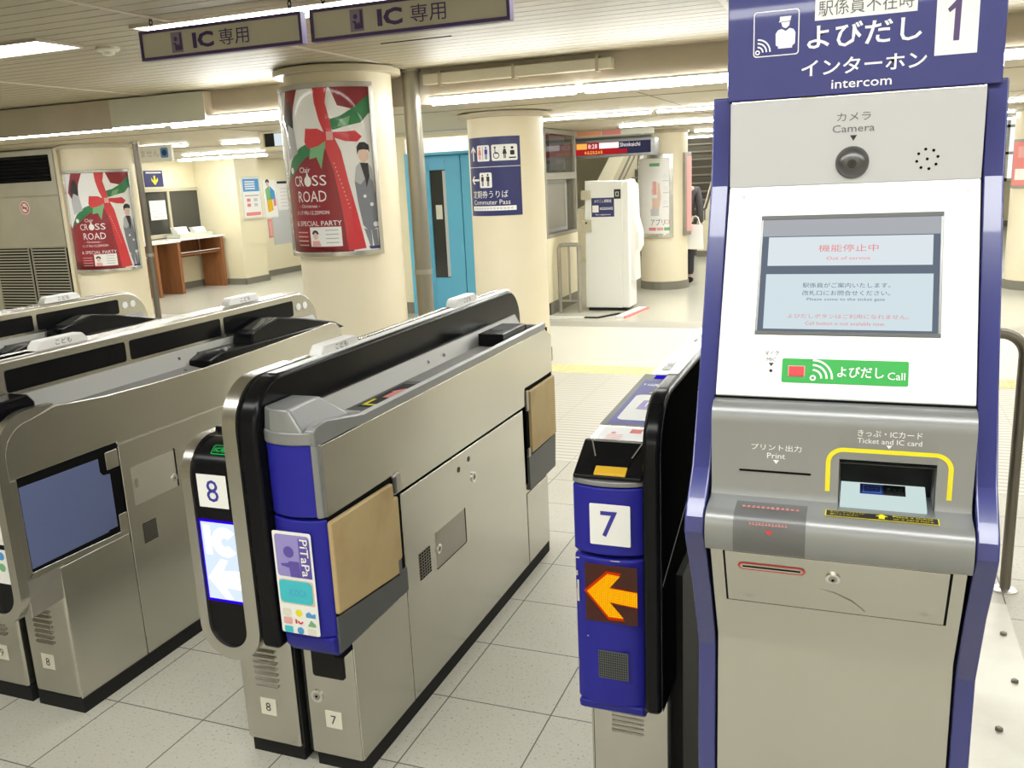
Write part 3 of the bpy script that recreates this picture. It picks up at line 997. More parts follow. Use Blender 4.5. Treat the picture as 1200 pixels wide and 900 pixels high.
# pale poster on the far column
def phone_poster(label, cx, cy, r, t0, t1, z0, z1):
    t = thing('poster_frame', label, 'poster', (cx, cy, z0))
    b = MB()
    e = math.degrees(0.03 / r)
    b.band(cx, cy, r - 0.03, r + 0.012, z0 - 0.03, z0 + 0.02, t0 - e, t1 + e, 'steel_light', 24)
    b.band(cx, cy, r - 0.03, r + 0.012, z1 - 0.02, z1 + 0.03, t0 - e, t1 + e, 'steel_light', 24)
    b.band(cx, cy, r - 0.03, r + 0.012, z0, z1, t0 - e, t0 + e * 0.6, 'steel_light', 4)
    b.band(cx, cy, r - 0.03, r + 0.012, z0, z1, t1 - e * 0.6, t1 + e, 'steel_light', 4)
    part('frame', b, t, 0.003)
    F = Wrap(cx, cy, r - 0.004, t0, z0)
    W, H = math.radians(t1 - t0) * r, z1 - z0
    b = MB()
    b.rect(F, 0, W, 0, H, 'paper', 0)
    b.shape(F, [(W * 0.5, H * 0.25), (W * 0.53, H * 0.42), (W * 0.5, H * 0.58), (W * 0.60, H * 0.70), (W * 0.72, H * 0.66), (W * 0.75, H * 0.48), (W * 0.68, H * 0.25)], 'skin_print', 0.001)
    b.rrect(F, W * 0.52, W * 0.66, H * 0.48, H * 0.72, 0.012, 'white', 0.002)
    b.rect(F, W * 0.535, W * 0.645, H * 0.52, H * 0.69, 'pink', 0.003)
    b.rect(F, W * 0.48, W * 0.70, H * 0.25, H * 0.34, 'paper_grey', 0.0022)
    b.rect(F, W * 0.45, W * 0.72, H * 0.88, H * 0.92, 'green_light', 0.001)
    for zz in (0.75, 0.6, 0.42):
        b.ring(F, W * 0.86, H * zz, 0.02, 0.004, 'paper_grey', 0.001, 12)
        b.rect(F, W * 0.80, W * 0.94, H * (zz - 0.06), H * (zz - 0.05), 'paper_grey', 0.001)
    b.text(F, 'アプリ', W * 0.66, H * 0.17, 0.08, 'ink_grey', 0.002, W * 0.36)
    b.ring(F, W * 0.90, H * 0.17, 0.024, 0.008, 'pink', 0.002, 12)
    b.rect(F, W * 0.42, W * 0.62, H * 0.06, H * 0.10, 'red_soft', 0.001)
    b.rect(F, W * 0.64, W * 0.80, H * 0.06, H * 0.10, 'pink', 0.001)
    b.rect(F, W * 0.82, W * 0.97, H * 0.06, H * 0.10, 'green_light', 0.001)
    part('poster', b, t)
phone_poster('steel framed pale poster showing a hand with a phone on the slim far column', -2.424, 11.701, 0.33, -62, 26, 0.70, 1.67)
t = thing('poster_frame', 'second steel poster frame on the slim far column, seen edge-on beside the person', 'poster', (-2.424, 11.701, 0.70))
b = MB()
b.band(-2.424, 11.701, 0.301, 0.345, 0.68, 1.71, 62, 140, 'steel_dull', 24)
part('frame', b, t, 0.003)
b = MB()
b.band(-2.424, 11.701, 0.342, 0.348, 0.73, 1.66, 67, 135, 'pink', 24)
part('poster', b, t)

t = thing('poster_frame', 'small red poster in a metal frame on the column at the right edge', 'poster', (1.83, 11.7, 1.15))
b = MB()
b.band(1.83, 11.7, 0.301, 0.325, 1.13, 1.66, -75, 20, 'steel_dull', 24)
part('frame', b, t, 0.003)
F = Wrap(1.83, 11.7, 0.327, -71, 1.16)
b = MB()
b.rect(F, 0, 0.50, 0, 0.47, 'red_soft', 0)
b.rect(F, 0.05, 0.45, 0.06, 0.18, 'paper', 0.001)
b.rect(F, 0.08, 0.30, 0.30, 0.42, 'pink', 0.001)
part('poster', b, t)

M['lilac_grey'] = mat('lilac_grey_print', (0.25, 0.21, 0.30), 0.5)
# ================================================================== HANGING SIGNS OVER THE GATES
def ic_sign(label, x0, x1, z0, z1, icx, tx, kx, logo):
    y = 3.1
    t = thing('hanging_sign', label, 'sign', ((x0 + x1) / 2, y, z0), 'hanging signs over the gates')
    b = MB()
    fr = 0.012
    b.box(x0, x1, y, y + 0.035, z0, z0 + fr, 'purple')
    b.box(x0, x1, y, y + 0.035, z1 - fr, z1, 'purple')
    b.box(x0, x0 + fr, y, y + 0.035, z0 + fr, z1 - fr, 'purple')
    b.box(x1 - fr, x1, y, y + 0.035, z0 + fr, z1 - fr, 'purple')
    part('sign_frame', b, t)
    b = MB()
    b.box(x0 + fr, x1 - fr, y + 0.005, y + 0.03, z0 + fr, z1 - fr, 'sign_face')
    F = FrontF(x0, y + 0.005, z0)
    h = z1 - z0
    b.rect(F, logo - 0.028, logo + 0.030, 0.020, h - 0.018, 'lilac_grey', 0.001)
    b.disc(F, logo - 0.004, h * 0.62, 0.009, 'purple', 0.002, seg=12)
    b.shape(F, [(logo - 0.02, h * 0.48), (logo - 0.006, h * 0.50), (logo + 0.004, h * 0.40), (logo + 0.012, h * 0.47), (logo + 0.018, h * 0.24), (logo - 0.01, h * 0.24), (logo - 0.01, h * 0.42)], 'purple', 0.002)
    b.rect(F, logo + 0.015, logo + 0.026, h * 0.25, h * 0.80, 'purple', 0.0015)
    b.text(F, 'IC', tx, h * 0.5, 0.060, 'purple', 0.002, 0.104, bold=0.04)
    b.text(F, '専用', kx, h * 0.5, 0.062, 'purple', 0.002, 0.142)
    part('sign_face', b, t)
    for x in (x0 + 0.055, x1 - 0.055):
        b = MB()
        for i in range(3):
            zc = z1 + 0.012 + 0.021 * i
            pts = [(x + (0.007 * math.cos(q) if i % 2 else 0), y + 0.017 + (0 if i % 2 else 0.007 * math.cos(q)), zc + 0.014 * math.sin(q)) for q in [2 * PI * k / 10 for k in range(10)]]
            b.tube(pts, 0.0025, 'ink', 6, True)
        part('chain', b, t)
    return t
ic_sign('hanging purple-framed sign with a picture mark, the left one of two over the gates', -2.815, -2.030, 2.036, 2.152, True, 0.318, 0.468, 0.186)
ic_sign('hanging purple-framed sign with a picture mark, the right one of two over the gates', -1.990, -1.178, 2.036, 2.152, False, 0.340, 0.496, 0.200)

# ================================================================== LEFT BACKGROUND
# steel cabinet with louvre and grilles
t = thing('air_cabinet', 'tall grey steel ventilation cabinet with black louvre and two grilles at the left edge', 'cabinet', (-8.3, 7.2, 0))
b = MB()
b.box(-9.3, -7.565, 6.96, 7.6, 0, 1.99, 'vent_panel')
part('body', b, t)
b = MB()
b.box(-9.26, -7.60, 6.95, 6.96, 1.535, 1.985, 'vent_panel')
part('upper_panel', b, t, 0.003)
b = MB()
b.box(-9.26, -7.60, 6.95, 6.96, 1.015, 1.525, 'vent_panel')
part('middle_panel', b, t, 0.003)
b = MB()
b.box(-9.1, -7.66, 6.947, 6.951, 1.675, 1.935, 'gap')
for i in range(7):
    z = 1.69 + 0.036 * i
    b.prism('x', [(6.948, z), (6.935, z + 0.006), (6.948, z + 0.02)], -9.1, -7.66, 'black_matte')
part('louvre', b, t)
for x0, x1 in ((-8.62, -8.115), (-8.085, -7.60)):
    b = MB()
    b.box(x0, x1, 6.945, 6.959, 0.12, 1.005, 'gap')
    z = 0.14
    while z < 0.99:
        b.box(x0 + 0.012, x1 - 0.012, 6.938, 6.946, z, z + 0.014, 'vent_steel')
        z += 0.030
    b.box(x0, x0 + 0.014, 6.936, 6.947, 0.12, 1.005, 'vent_steel')
    b.box(x1 - 0.014, x1, 6.936, 6.947, 0.12, 1.005, 'vent_steel')
    part('grille', b, t)
b = MB()
b.box(-7.565, -7.52, 6.93, 7.6, 0, 1.99, 'column')
part('corner_post', b, t, 0.004)
b = MB()
F = FrontF(-8.085, 6.95, 1.42)
b.disc(F, 0, 0, 0.068, 'white_label', 0.001, seg=28)
b.ring(F, 0, 0, 0.052, 0.013, 'red', 0.002, 28)
b.rect(F, -0.032, 0.03, -0.008, 0.006, 'ink', 0.0025)
b.arc(F, 0.022, 0.014, 0.012, 0.005, 0, 120, 'ink', 0.0025)
q = math.radians(-40)
b.shape(F, [(x * math.cos(q) - y * math.sin(q), x * math.sin(q) + y * math.cos(q)) for x, y in ((-0.05, -0.006), (0.05, -0.006), (0.05, 0.006), (-0.05, 0.006))], 'red', 0.003)
part('no_smoking_sticker', b, t)

# service window in the left wall
t = thing('service_window', 'dark two-pane service window above the wooden counter in the left room', 'window', (-10.1, 11.4, 0.86))
b = MB()
for q in ((10.72, 12.06, 0.83, 0.89), (10.72, 12.06, 1.53, 1.58), (10.72, 10.78, 0.89, 1.53), (11.99, 12.06, 0.89, 1.53), (11.24, 11.29, 0.89, 1.53)):
    b.box(-10.1, -10.06, q[0], q[1], q[2], q[3], 'beige_box')
part('window_frame', b, t, 0.004)
for y0, y1 in ((10.78, 11.24), (11.29, 11.99)):
    b = MB()
    b.box(-10.098, -10.085, y0, y1, 0.89, 1.53, 'glass_dark')
    part('pane', b, t)
b = MB()
b.rect(RightF(-10.085, 11.0, 1.25), -0.14, 0.20, -0.14, 0.15, 'white_label', 0.003)
for i in range(5):
    b.rect(RightF(-10.085, 11.0, 1.25), -0.10, 0.16, -0.10 + 0.045 * i, -0.09 + 0.045 * i, 'paper_grey', 0.004)
part('notice', b, t)

t = thing('counter_desk', 'brown wooden writing counter with white edge under the dark service window', 'counter', (-9.85, 11.0, 0))
b = MB()
b.box(-10.1, -9.58, 9.9, 10.86, 0.775, 0.805, 'white_label')
b.box(-10.1, -9.60, 10.86, 11.92, 0.79, 0.815, 'white_label')
part('worktop', b, t, 0.004)
for y0, y1, x1 in ((10.35, 10.40, -9.62), (10.80, 10.86, -9.60), (11.82, 11.88, -9.62)):
    b = MB()
    b.box(-10.04, x1, y0, y1, 0, 0.79 if y1 > 10.9 else 0.775, 'wood')
    part('leg_panel', b, t, 0.004)
for y0, y1 in ((9.9, 10.35), (10.86, 11.82)):
    b = MB()
    b.box(-10.09, -9.66, y0, y1, 0.56, 0.575, 'wood')
    b.box(-10.09, -10.07, y0, y1, 0.5, 0.79 if y1 > 11 else 0.775, 'wood')
    b.box(-9.665, -9.655, y0, y1, 0.60, 0.61, 'white_label')
    part('shelf', b, t)

t = thing('form_tray', 'pale desk tray holding two stacks of forms on the wooden counter', 'tray', (-9.85, 11.35, 0.815))
b = MB()
b.box(-9.98, -9.72, 11.02, 11.78, 0.815, 0.885, 'beam_light')
part('tray', b, t, 0.005)
t2 = (('left stack of white forms leaning in the desk tray on the counter', 11.05, 11.32, 0.10), ('right stack of white forms leaning in the desk tray on the counter', 11.46, 11.72, 0.08))
for lab, y0, y1, h in t2:
    b = MB()
    b.prism('y', [(-9.88, 0.8852), (-9.80, 0.8852), (-9.84, 0.8852 + h), (-9.92, 0.8852 + h)], y0, y1, 'white')
    b.prism('y', [(-9.80, 0.8852), (-9.76, 0.8852), (-9.78, 0.8852 + h * 0.6), (-9.82, 0.8852 + h * 0.6)], y0 - 0.02, y1 - 0.06, 'white_label')
    single('form_stack', b, lab, 'papers', (-9.85, (y0 + y1) / 2, 0.8852), 'forms in the desk tray')

t = thing('arrow_sign', 'small navy sign with a yellow down arrow above the dark service window', 'sign', (-10.1, 11.02, 1.6))
b = MB()
b.box(-10.1, -10.085, 10.84, 11.22, 1.605, 1.845, 'navy')
F = RightF(-10.085, 11.02, 1.70)
arrow(b, F, 0.02, 0.0, 0.14, 0.035, 180, 'yellow', 0.002)
b.rect(F, -0.15, 0.17, 0.105, 0.125, 'white', 0.002)
part('sign_panel', b, t)

t = thing('hanging_sign', 'white hanging sign with faint lettering and a blue mark beside the far left column', 'sign', (-6.94, 7.6, 1.825))
b = MB()
b.box(-7.24, -6.66, 7.58, 7.61, 1.825, 1.985, 'white_label')
F = FrontF(-7.24, 7.58, 1.825)
b.text(F, 'ありません', 0.21, 0.085, 0.068, 'coat_light', 0.002, 0.42)
b.rrect(F, 0.44, 0.54, 0.035, 0.135, 0.02, 'sky_print', 0.002)
b.disc(F, 0.49, 0.085, 0.032, 'navy', 0.003)
part('sign_panel', b, t)
for x in (-7.15, -6.75):
    b = MB()
    b.box(x - 0.006, x + 0.006, 7.588, 7.602, 1.985, 2.0, 'steel_dull')
    part('hanger', b, t)

t = thing('notice_board', 'framed notice with blue heading on the cream pillar beside the counter', 'notice', (-9.3, 12.3, 1.03))
b = MB()
b.box(-9.3, -9.28, 12.03, 12.545, 1.03, 1.71, 'beam_light')
part('frame', b, t, 0.004)
b = MB()
F = RightF(-9.28, 12.03, 1.03)
b.rect(F, 0.03, 0.48, 0.03, 0.65, 'white', 0.001)
b.rect(F, 0.05, 0.47, 0.44, 0.64, 'sky_print', 0.002)
for i in range(4):
    b.rect(F, 0.10, 0.36, 0.475 + 0.036 * i, 0.495 + 0.036 * i, 'white', 0.003)
for y0, z0 in ((0.12, 0.28), (0.30, 0.28), (0.12, 0.20), (0.30, 0.20)):
    b.rect(F, y0, y0 + 0.09, z0, z0 + 0.05, 'red_soft' if y0 < 0.2 else 'paper_grey', 0.002)
b.rect(F, 0.08, 0.44, 0.37, 0.38, 'ink_grey', 0.002)
b.rect(F, 0.07, 0.45, 0.055, 0.11, 'red_soft', 0.002)
part('notice', b, t)

def wall_poster(name, label, cat, y0, y1, z0, z1, draw):
    t = thing(name, label, cat, (-9.7, (y0 + y1) / 2, z0))
    b = MB()
    b.box(-9.7, -9.69, y0, y1, z0, z1, 'paper')
    draw(b, RightF(-9.69, y0, z0), y1 - y0, z1 - z0)
    part('sheet', b, t)
def dr1(b, F, W, H):
    b.shape(F, [(W * 0.2, H * 0.45), (W * 0.15, H * 0.75), (W * 0.45, H * 0.85), (W * 0.6, H * 0.5)], 'green_light', 0.002)
    b.shape(F, [(W * 0.25, H * 0.15), (W * 0.2, H * 0.45), (W * 0.6, H * 0.5), (W * 0.65, H * 0.2)], 'amber', 0.002)
    b.shape(F, [(W * 0.55, H * 0.5), (W * 0.5, H * 0.85), (W * 0.85, H * 0.7), (W * 0.9, H * 0.45)], 'sky_print', 0.002)
    b.shape(F, [(W * 0.7, H * 0.3), (W * 0.7, H * 0.5), (W * 0.9, H * 0.5), (W * 0.92, H * 0.32)], 'red_soft', 0.003)
    b.disc(F, W * 0.35, H * 0.9, W * 0.11, 'skin_print', 0.003)
    b.arc(F, W * 0.35, H * 0.93, W * 0.10, W * 0.1, 0, 180, 'hair_print', 0.004)
def dr2(b, F, W, H):
    b.rect(F, W * 0.05, W * 0.9, H * 0.90, H * 0.98, 'ink', 0.002)
    for i in range(6):
        b.rect(F, W * 0.2, W * 0.8, H * (0.12 + 0.12 * i), H * (0.14 + 0.12 * i), 'paper_grey', 0.002)
def dr3(b, F, W, H):
    b.rect(F, 0, W, 0, H, 'red_soft', 0.001)
    b.rect(F, W * 0.1, W * 0.9, H * 0.55, H * 0.8, 'ink', 0.002)
    b.rect(F, W * 0.1, W * 0.9, H * 0.1, H * 0.35, 'red_dark', 0.002)
def dr4(b, F, W, H):
    b.rect(F, 0, W, 0, H, 'red_soft', 0.001)
    b.rect(F, W * 0.2, W * 0.8, H * 0.1, H * 0.9, 'pink', 0.002)
wall_poster('wall_poster', 'poster of a figure in green, yellow and blue clothes on the recessed wall', 'poster', 13.16, 13.53, 1.00, 1.65, dr1)
wall_poster('wall_poster', 'white printed notice with a black heading beside the colourful figure poster', 'poster', 13.55, 13.98, 1.12, 1.63, dr2)
wall_poster('wall_poster', 'narrow red leaflet below the colourful figure poster', 'poster', 13.20, 13.32, 0.66, 0.98, dr4)
wall_poster('wall_poster', 'dark red poster half hidden by the tall poster column', 'poster', 13.99, 14.22, 0.70, 1.16, dr3)
b = MB()
b.box(-9.699, -9.693, 13.34, 14.20, 0.53, 1.44, 'paper_grey')
single('grey_panel', b, 'flat pale grey panel on the recessed wall below the white notice', 'panel', (-9.696, 13.6, 0.53))

t = thing('ceiling_monitor', 'small monitor in a cream housing under the ceiling left of the tall poster column', 'monitor', (-4.98, 7.1, 1.845))
b = MB()
b.box(-5.14, -4.82, 7.0, 7.25, 1.845, 1.868, 'cream')
b.box(-5.14, -4.82, 7.0, 7.25, 1.985, 2.0, 'cream')
b.box(-5.14, -5.095, 7.0, 7.25, 1.868, 1.985, 'cream')
b.box(-4.862, -4.82, 7.0, 7.25, 1.868, 1.985, 'cream')
part('housing', b, t, 0.003)
b = MB()
b.box(-5.095, -4.862, 7.02, 7.23, 1.868, 1.985, 'black_matte')
b.rect(FrontF(-5.095, 7.02, 1.868), 0.105, 0.233, 0.004, 0.113, 'screen', 0.002)
part('screen', b, t)

# ================================================================== TICKET GATES
# authored in gate units and brought to world size by gate_tf
def G():
    return MB(gate_tf)

def gate_root(name, label, x):
    return thing(name, label, 'ticket gate', tuple(gate_tf((x, 1.79, -0.04639))))

def arc2(cx, cz, r, t0, t1, n=8):
    return [(cx + r * math.cos(math.radians(t0 + (t1 - t0) * k / n)), cz + r * math.sin(math.radians(t0 + (t1 - t0) * k / n))) for k in range(n + 1)]

def board_profile(y0, y1, zb, zt, r, inset=0.0):
    """side outline of the tall divider: upright front with round shoulder, level top, round far end"""
    y0, y1, zt, r = y0 + inset, y1 - inset, zt - inset, r - inset
    return [(y0, zb)] + arc2(y0 + r, zt - r, r, 180, 90) + arc2(y1 - r, zt - r, r, 90, 0) + [(y1, 0.72), (y0 + 0.3, 0.72), (y0 + 0.3, zb)]

def sweep(mb, secs, m):
    """closed strip through rectangular sections (4 points each)"""
    vs, fs = [], []
    for s in secs:
        vs += s
    for i in range(len(secs) - 1):
        for q in range(4):
            w2 = (q + 1) % 4
            fs.append((i * 4 + q, i * 4 + w2, i * 4 + 4 + w2, i * 4 + 4 + q))
    fs.append((3, 2, 1, 0))
    e = len(secs) * 4 - 4
    fs.append((e, e + 1, e + 2, e + 3))
    mb.add(vs, fs, m)

def kids_button(t, x, y, z, side=1):
    b = G()
    prof = [(y - 0.10, z - 0.004), (y + 0.10, z - 0.004), (y + 0.097, z + 0.010), (y + 0.080, z + 0.026), (y - 0.080, z + 0.026), (y - 0.097, z + 0.010)]
    b.prism('x', prof, x - 0.02, x + 0.02, 'white')
    bt = part('child_fare_lamp', b, t, 0.004)
    b = G()
    F = RightF(x + 0.02, y, z + 0.012) if side > 0 else Flat((x - 0.02, y, z + 0.016), (0, -1, 0), (0, 0, 1))
    b.text(F, 'こども', 0.004, 0.0, 0.017, 'ink', 0.0008, 0.062)
    part('lettering', b, bt)

def number_plate(t, s, x, y, z, w=0.05, h=0.05, m='ink'):
    b = G()
    b.box(x - w / 2, x + w / 2, y - 0.0015, y, z - h / 2, z + h / 2, 'offwhite')
    b.text(FrontF(x, y - 0.0015, z), s, 0, 0, h * 0.52, m, 0.0006, bold=0.0)
    part('number_plate', b, t)

def louvres(t, x0, x1, y, z0, z1, n=7):
    b = G()
    for i in range(n):
        z = z0 + (z1 - z0) * i / (n - 1)
        b.prism('x', [(y + 0.002, z - 0.004), (y - 0.006, z - 0.0035), (y - 0.004, z + 0.001), (y + 0.002, z + 0.005)], x0, x1, 'steel_dull')
        b.box(x0 + 0.002, x1 - 0.002, y - 0.0035, y - 0.0005, z - 0.0062, z - 0.004, 'gap')
    part('vent_louvres', b, t)

def lock(t, c, n, r=0.014):
    b = G()
    c, n = Vector(c), Vector(n)
    b.disc3(c, n, r, 'chrome', 20, 0.004)
    lk = part('lock', b, t)
    b = G()
    b.disc3(c + n * 0.004, n, r * 0.6, 'steel_dull', 16, 0.001)
    b.disc3(c + n * 0.005, n, r * 0.22, 'gap', 8, 0.0006)
    part('keyhole', b, lk)

def vent_grid(t, fr, a0, a1, b0, b1, nx, ny):
    b = G()
    b.rect(fr, a0, a1, b0, b1, 'steel_dull', 0.0008)
    sx, sy = (a1 - a0) / nx, (b1 - b0) / ny
    for i in range(nx):
        for j in range(ny):
            b.rect(fr, a0 + sx * (i + 0.14), a0 + sx * (i + 0.86), b0 + sy * (j + 0.16), b0 + sy * (j + 0.84), 'gap', 0.0014)
    part('speaker_grille', b, t)

def ic_head(t, s, xo, xi, xb, ztop, zboard, number=None, led=False, stickers=False, yf=1.68):
    """entrance head with a U-shaped steel rim that runs on into the divider; s=+1 outer face to the right"""
    ro, wo, wi = 0.095, 0.028, 0.04
    xm = (xo + xi) / 2
    half = abs(xo - xi) / 2
    zc = 0.405
    dep = 0.03
    def X(u):                       # u: 0 outer edge .. 1 inner edge
        return xo + (xi - xo) * u
    sg = 1 if xi > xo else -1
    secs = []
    r = ztop - 0.80
    secs.append([(xo, yf + r + 0.085, ztop - 0.003), (xo + sg * wo, yf + r + 0.085, ztop - 0.003), (xo + sg * wo, yf + r + 0.085, ztop - 0.007), (xo, yf + r + 0.085, ztop - 0.007)])
    for k in range(9):              # outer leg, from the top back edge round to the front
        q = math.radians(90 + 90 * k / 8)
        cy, cz = yf + r, 0.80
        y, z = cy + r * math.cos(q), cz + r * math.sin(q)
        yi, zi = cy + (r - dep) * math.cos(q), cz + (r - dep) * math.sin(q)
        secs.append([(xo, y, z), (xo + sg * wo, y, z), (xo + sg * wo, yi, zi), (xo, yi, zi)])
    for k in range(25):             # round the bottom
        q = math.radians(180 + 180 * k / 24)
        wdt = wo + (wi - wo) * k / 24
        ox, oz = xm + sg * half * math.cos(q), zc + half * math.sin(q)
        ix, iz = xm + sg * (half - wdt) * math.cos(q), zc + (half - wdt) * math.sin(q)
        secs.append([(ox, yf, oz), (ix, yf, iz), (ix, yf + dep, iz), (ox, yf + dep, oz)])
    rb = 0.12
    for k in range(10):             # inner leg and up over the shoulder of the divider
        q = math.radians(180 - 90 * k / 9)
        cy, cz = yf + rb, zboard - rb
        y, z = cy + rb * math.cos(q), cz + rb * math.sin(q)
        yi, zi = cy + (rb - dep) * math.cos(q), cz + (rb - dep) * math.sin(q)
        secs.append([(xi, y, z), (xi - sg * wi, y, z), (xi - sg * wi, yi, zi), (xi, yi, zi)])
    secs.append([(xi, 1.95, zboard), (xi - sg * wi, 1.95, zboard), (xi - sg * wi, 1.95, zboard - dep), (xi, 1.95, zboard - dep)])
    b = G()
    sweep(b, secs, 'steel')
    part('steel_rim', b, t)
    # black front face, recessed, curving back at the top
    b = G()
    a0, a1 = xo + sg * (wo - 0.002), xi - sg * (wi - 0.002)
    yy = yf + 0.008
    prof = arc2(yf + r, 0.80, r - 0.008, 90, 180) + [(yy, zc)]
    vs = [(a0, p[0], p[1]) for p in prof] + [(a1, p[0], p[1]) for p in prof]
    n = len(prof)
    fs = [(i, i + 1, n + i + 1, n + i) if sg > 0 else (n + i, n + i + 1, i + 1, i) for i in range(n - 1)]
    b.add(vs, fs, 'black')
    hw = abs(a1 - a0) / 2
    am = (a0 + a1) / 2
    half_disc = [(am + hw * math.cos(math.radians(180 + 180 * k / 20)), zc + hw * math.sin(math.radians(180 + 180 * k / 20))) for k in range(21)]
    b.prism('y', half_disc, yy, yy + 0.02, 'black')
    ff = part('front_face', b, t)
    F = FrontF(am, yy, 0)
    if number:
        b = G()
        b.rect(F, -0.045, 0.045, 0.728, 0.815, 'white_label', 0.001)
        b.text(F, number, 0, 0.772, 0.058, 'ink_blue', 0.0016)
        part('number_plate', b, ff)
    if led:
        b = G()
        b.rect(F, -0.055, 0.058, 0.470, 0.695, 'led_blue', 0.0012)  # blue glow round the display edge, painted as a wider rectangle
        b.rect(F, -0.050, 0.054, 0.478, 0.688, 'led_pale', 0.0018)
        b.rect(F, -0.042, -0.022, 0.600, 0.680, 'led_white', 0.0022)
        b.arc(F, 0.020, 0.637, 0.026, 0.028, 40, 320, 'led_white', 0.0022, 20)
        b.shape(F, [(-0.046, 0.535), (0.0, 0.590), (0.022, 0.588), (0.004, 0.558), (0.054, 0.562), (0.054, 0.510), (0.006, 0.512), (0.026, 0.482), (0.004, 0.480)], 'led_white', 0.0022)
        part('led_display', b, ff)
        b = G()
        q = math.radians(120)
        o = (am, yf + r + (r - 0.008) * math.cos(math.radians(128)), 0.80 + (r - 0.008) * math.sin(math.radians(128)))
        K = Flat(o, (1, 0, 0), (0, math.cos(math.radians(38)), math.sin(math.radians(38))))
        b.rrect(K, -0.012, 0.056, -0.014, 0.014, 0.006, 'led_green', 0.0024)
        b.rrect(K, -0.010, 0.054, -0.0125, 0.0125, 0.005, 'black_matte', 0.003)
        b.text(K, 'IC専用', 0.024, 0.0, 0.016, 'led_green', 0.0036, 0.056)
        part('lit_legend', b, ff)
        b = G()
        for z in (0.848, 0.815):
            pass
    if stickers:
        b = G()
        b.rect(F, -0.052, 0.052, 0.56, 0.70, 'white_label', 0.001)
        b.rect(F, -0.045, 0.045, 0.60, 0.69, 'violet', 0.0016)
        b.rect(F, -0.052, 0.052, 0.44, 0.545, 'white_label', 0.001)
        for i, (c, a, z) in enumerate((('sky_print', 0.03, 0.525), ('green_light', 0.028, 0.49), ('yellow', -0.03, 0.52), ('red_soft', 0.0, 0.49), ('cyan', -0.03, 0.46))):
            b.disc(F, a, z, 0.013, c, 0.0016, seg=10)
        part('card_sticker', b, ff)

def far_reader(t, x0, x1, y0, zb, tall):
    """black reader housing on the far half of the tray"""
    b = G()
    xm0, xm1 = min(x0, x1), max(x0, x1)
    b.prism('x', [(y0, zb - 0.03), (y0 + 0.02, zb), (y0 + 0.09, zb + 0.018), (3.38, zb + 0.006), (3.46, zb - 0.03)], xm0, xm1, 'black')
    hs = part('reader_housing', b, t, 0.006)
    b = G()
    b.prism('x', [(2.80, zb), (2.812, zb + 0.050), (2.835, zb + 0.057), (2.985, zb + 0.088), (3.12, zb + 0.066), (3.40, zb + 0.002), (3.42, zb - 0.02), (2.80, zb - 0.02)], xm0 + 0.012, xm1 - 0.010, 'black')
    bx = part('reader_box', b, hs, 0.006)
    b = G()
    W_ = Flat(((xm0 + xm1) / 2, 2.835, zb + 0.057), (1, 0, 0), (0, 0.150, 0.031))
    b.rect(W_, -(xm1 - xm0) / 2 + 0.03, (xm1 - xm0) / 2 - 0.025, 0.015, 0.14, 'glass_dark', 0.001)
    part('reader_window', b, bx)

# ---------------------------------------------------------------- centre gate (lanes 8 and 7)
XR, XL = -1.185, -1.575
t = gate_root('ticket_gate', 'centre ticket gate numbered 8 and 7 with blue end, tan flaps and lit white display', -1.38)
for x0, x1 in ((-1.557, -1.382), (-1.343, XR)):
    b = G()
    b.box(x0 + 0.004, x1 - 0.002, 1.80, 3.325, -0.04639, 0.0, 'rubber')
    part('plinth', b, t)
b = G()
b.box(-1.557, -1.382, 1.785, 3.33, 0.0, 0.66, 'steel')
part('pedestal', b, t, 0.008)
b = G()
b.box(-1.343, XR - 0.004, 1.785, 3.33, 0.0, 0.66, 'steel')
part('pedestal', b, t, 0.004)
b = G()
b.box(-1.38, -1.345, 1.82, 3.3, -0.03, 0.6, 'gap')
b.box(-1.352, -1.346, 1.79, 1.82, 0.0, 0.36, 'rubber')
b.box(-1.378, -1.372, 1.79, 1.82, 0.0, 0.36, 'rubber')
part('core', b, t)
louvres(t, -1.507, -1.433, 1.785, 0.182, 0.285)
number_plate(t, '8', -1.475, 1.785, 0.112)
number_plate(t, '7', -1.266, 1.785, 0.112)
lock(t, (-1.311, 1.785, 0.176), (0, -1, 0), 0.018)
b = G()
b.prism('y', rpoly(-1.315, -1.218, 0.238, 0.32, 0.008), 1.781, 1.79, 'black_matte')
part('coin_recess', b, t)
# right face panels
def yz(t, name, poly, x, m, th=0.004, bev=0.002):
    b = G()
    b.prism('x', poly, x - th, x, m)
    return part(name, b, t, bev)
b = G()
b.box(XR - 0.03, XR - 0.004, 1.74, 3.40, 0.33, 0.90, 'gap')
part('inner_shell', b, t)
yz(t, 'lower_panel', [(1.787, 0.002), (2.086, 0.002), (2.086, 0.352), (1.787, 0.352)], XR, 'steel')
yz(t, 'access_panel', [(2.092, 0.002), (3.078, 0.002), (3.072, 0.634), (2.092, 0.646)], XR, 'steel')
yz(t, 'rear_panel', [(3.086, 0.002), (3.33, 0.002), (3.33, 0.29), (3.086, 0.29)], XR, 'steel')
yz(t, 'upper_panel', [(1.727, 0.716), (2.04, 0.712), (2.04, 0.716), (2.088, 0.716), (2.088, 0.655), (3.072, 0.643), (3.105, 0.643), (3.105, 0.712), (3.435, 0.705), (3.435, 0.862), (3.36, 0.898), (1.727, 0.898)], XR, 'steel')
for yk in (2.478, 2.558):
    b = G()
    b.disc3((XR, yk, 0.592 if yk < 2.5 else 0.603), (1, 0, 0), 0.009, 'ink', 14, 0.0015)
    part('bolt_hole', b, t)
lock(t, (XR, 2.588, 0.531), (1, 0, 0), 0.018)
b = G()
b.box(XR, XR + 0.0012, 2.284, 2.505, 0.335, 0.452, 'steel_dull')
b.box(XR, XR + 0.002, 2.50, 2.506, 0.335, 0.452, 'gap')
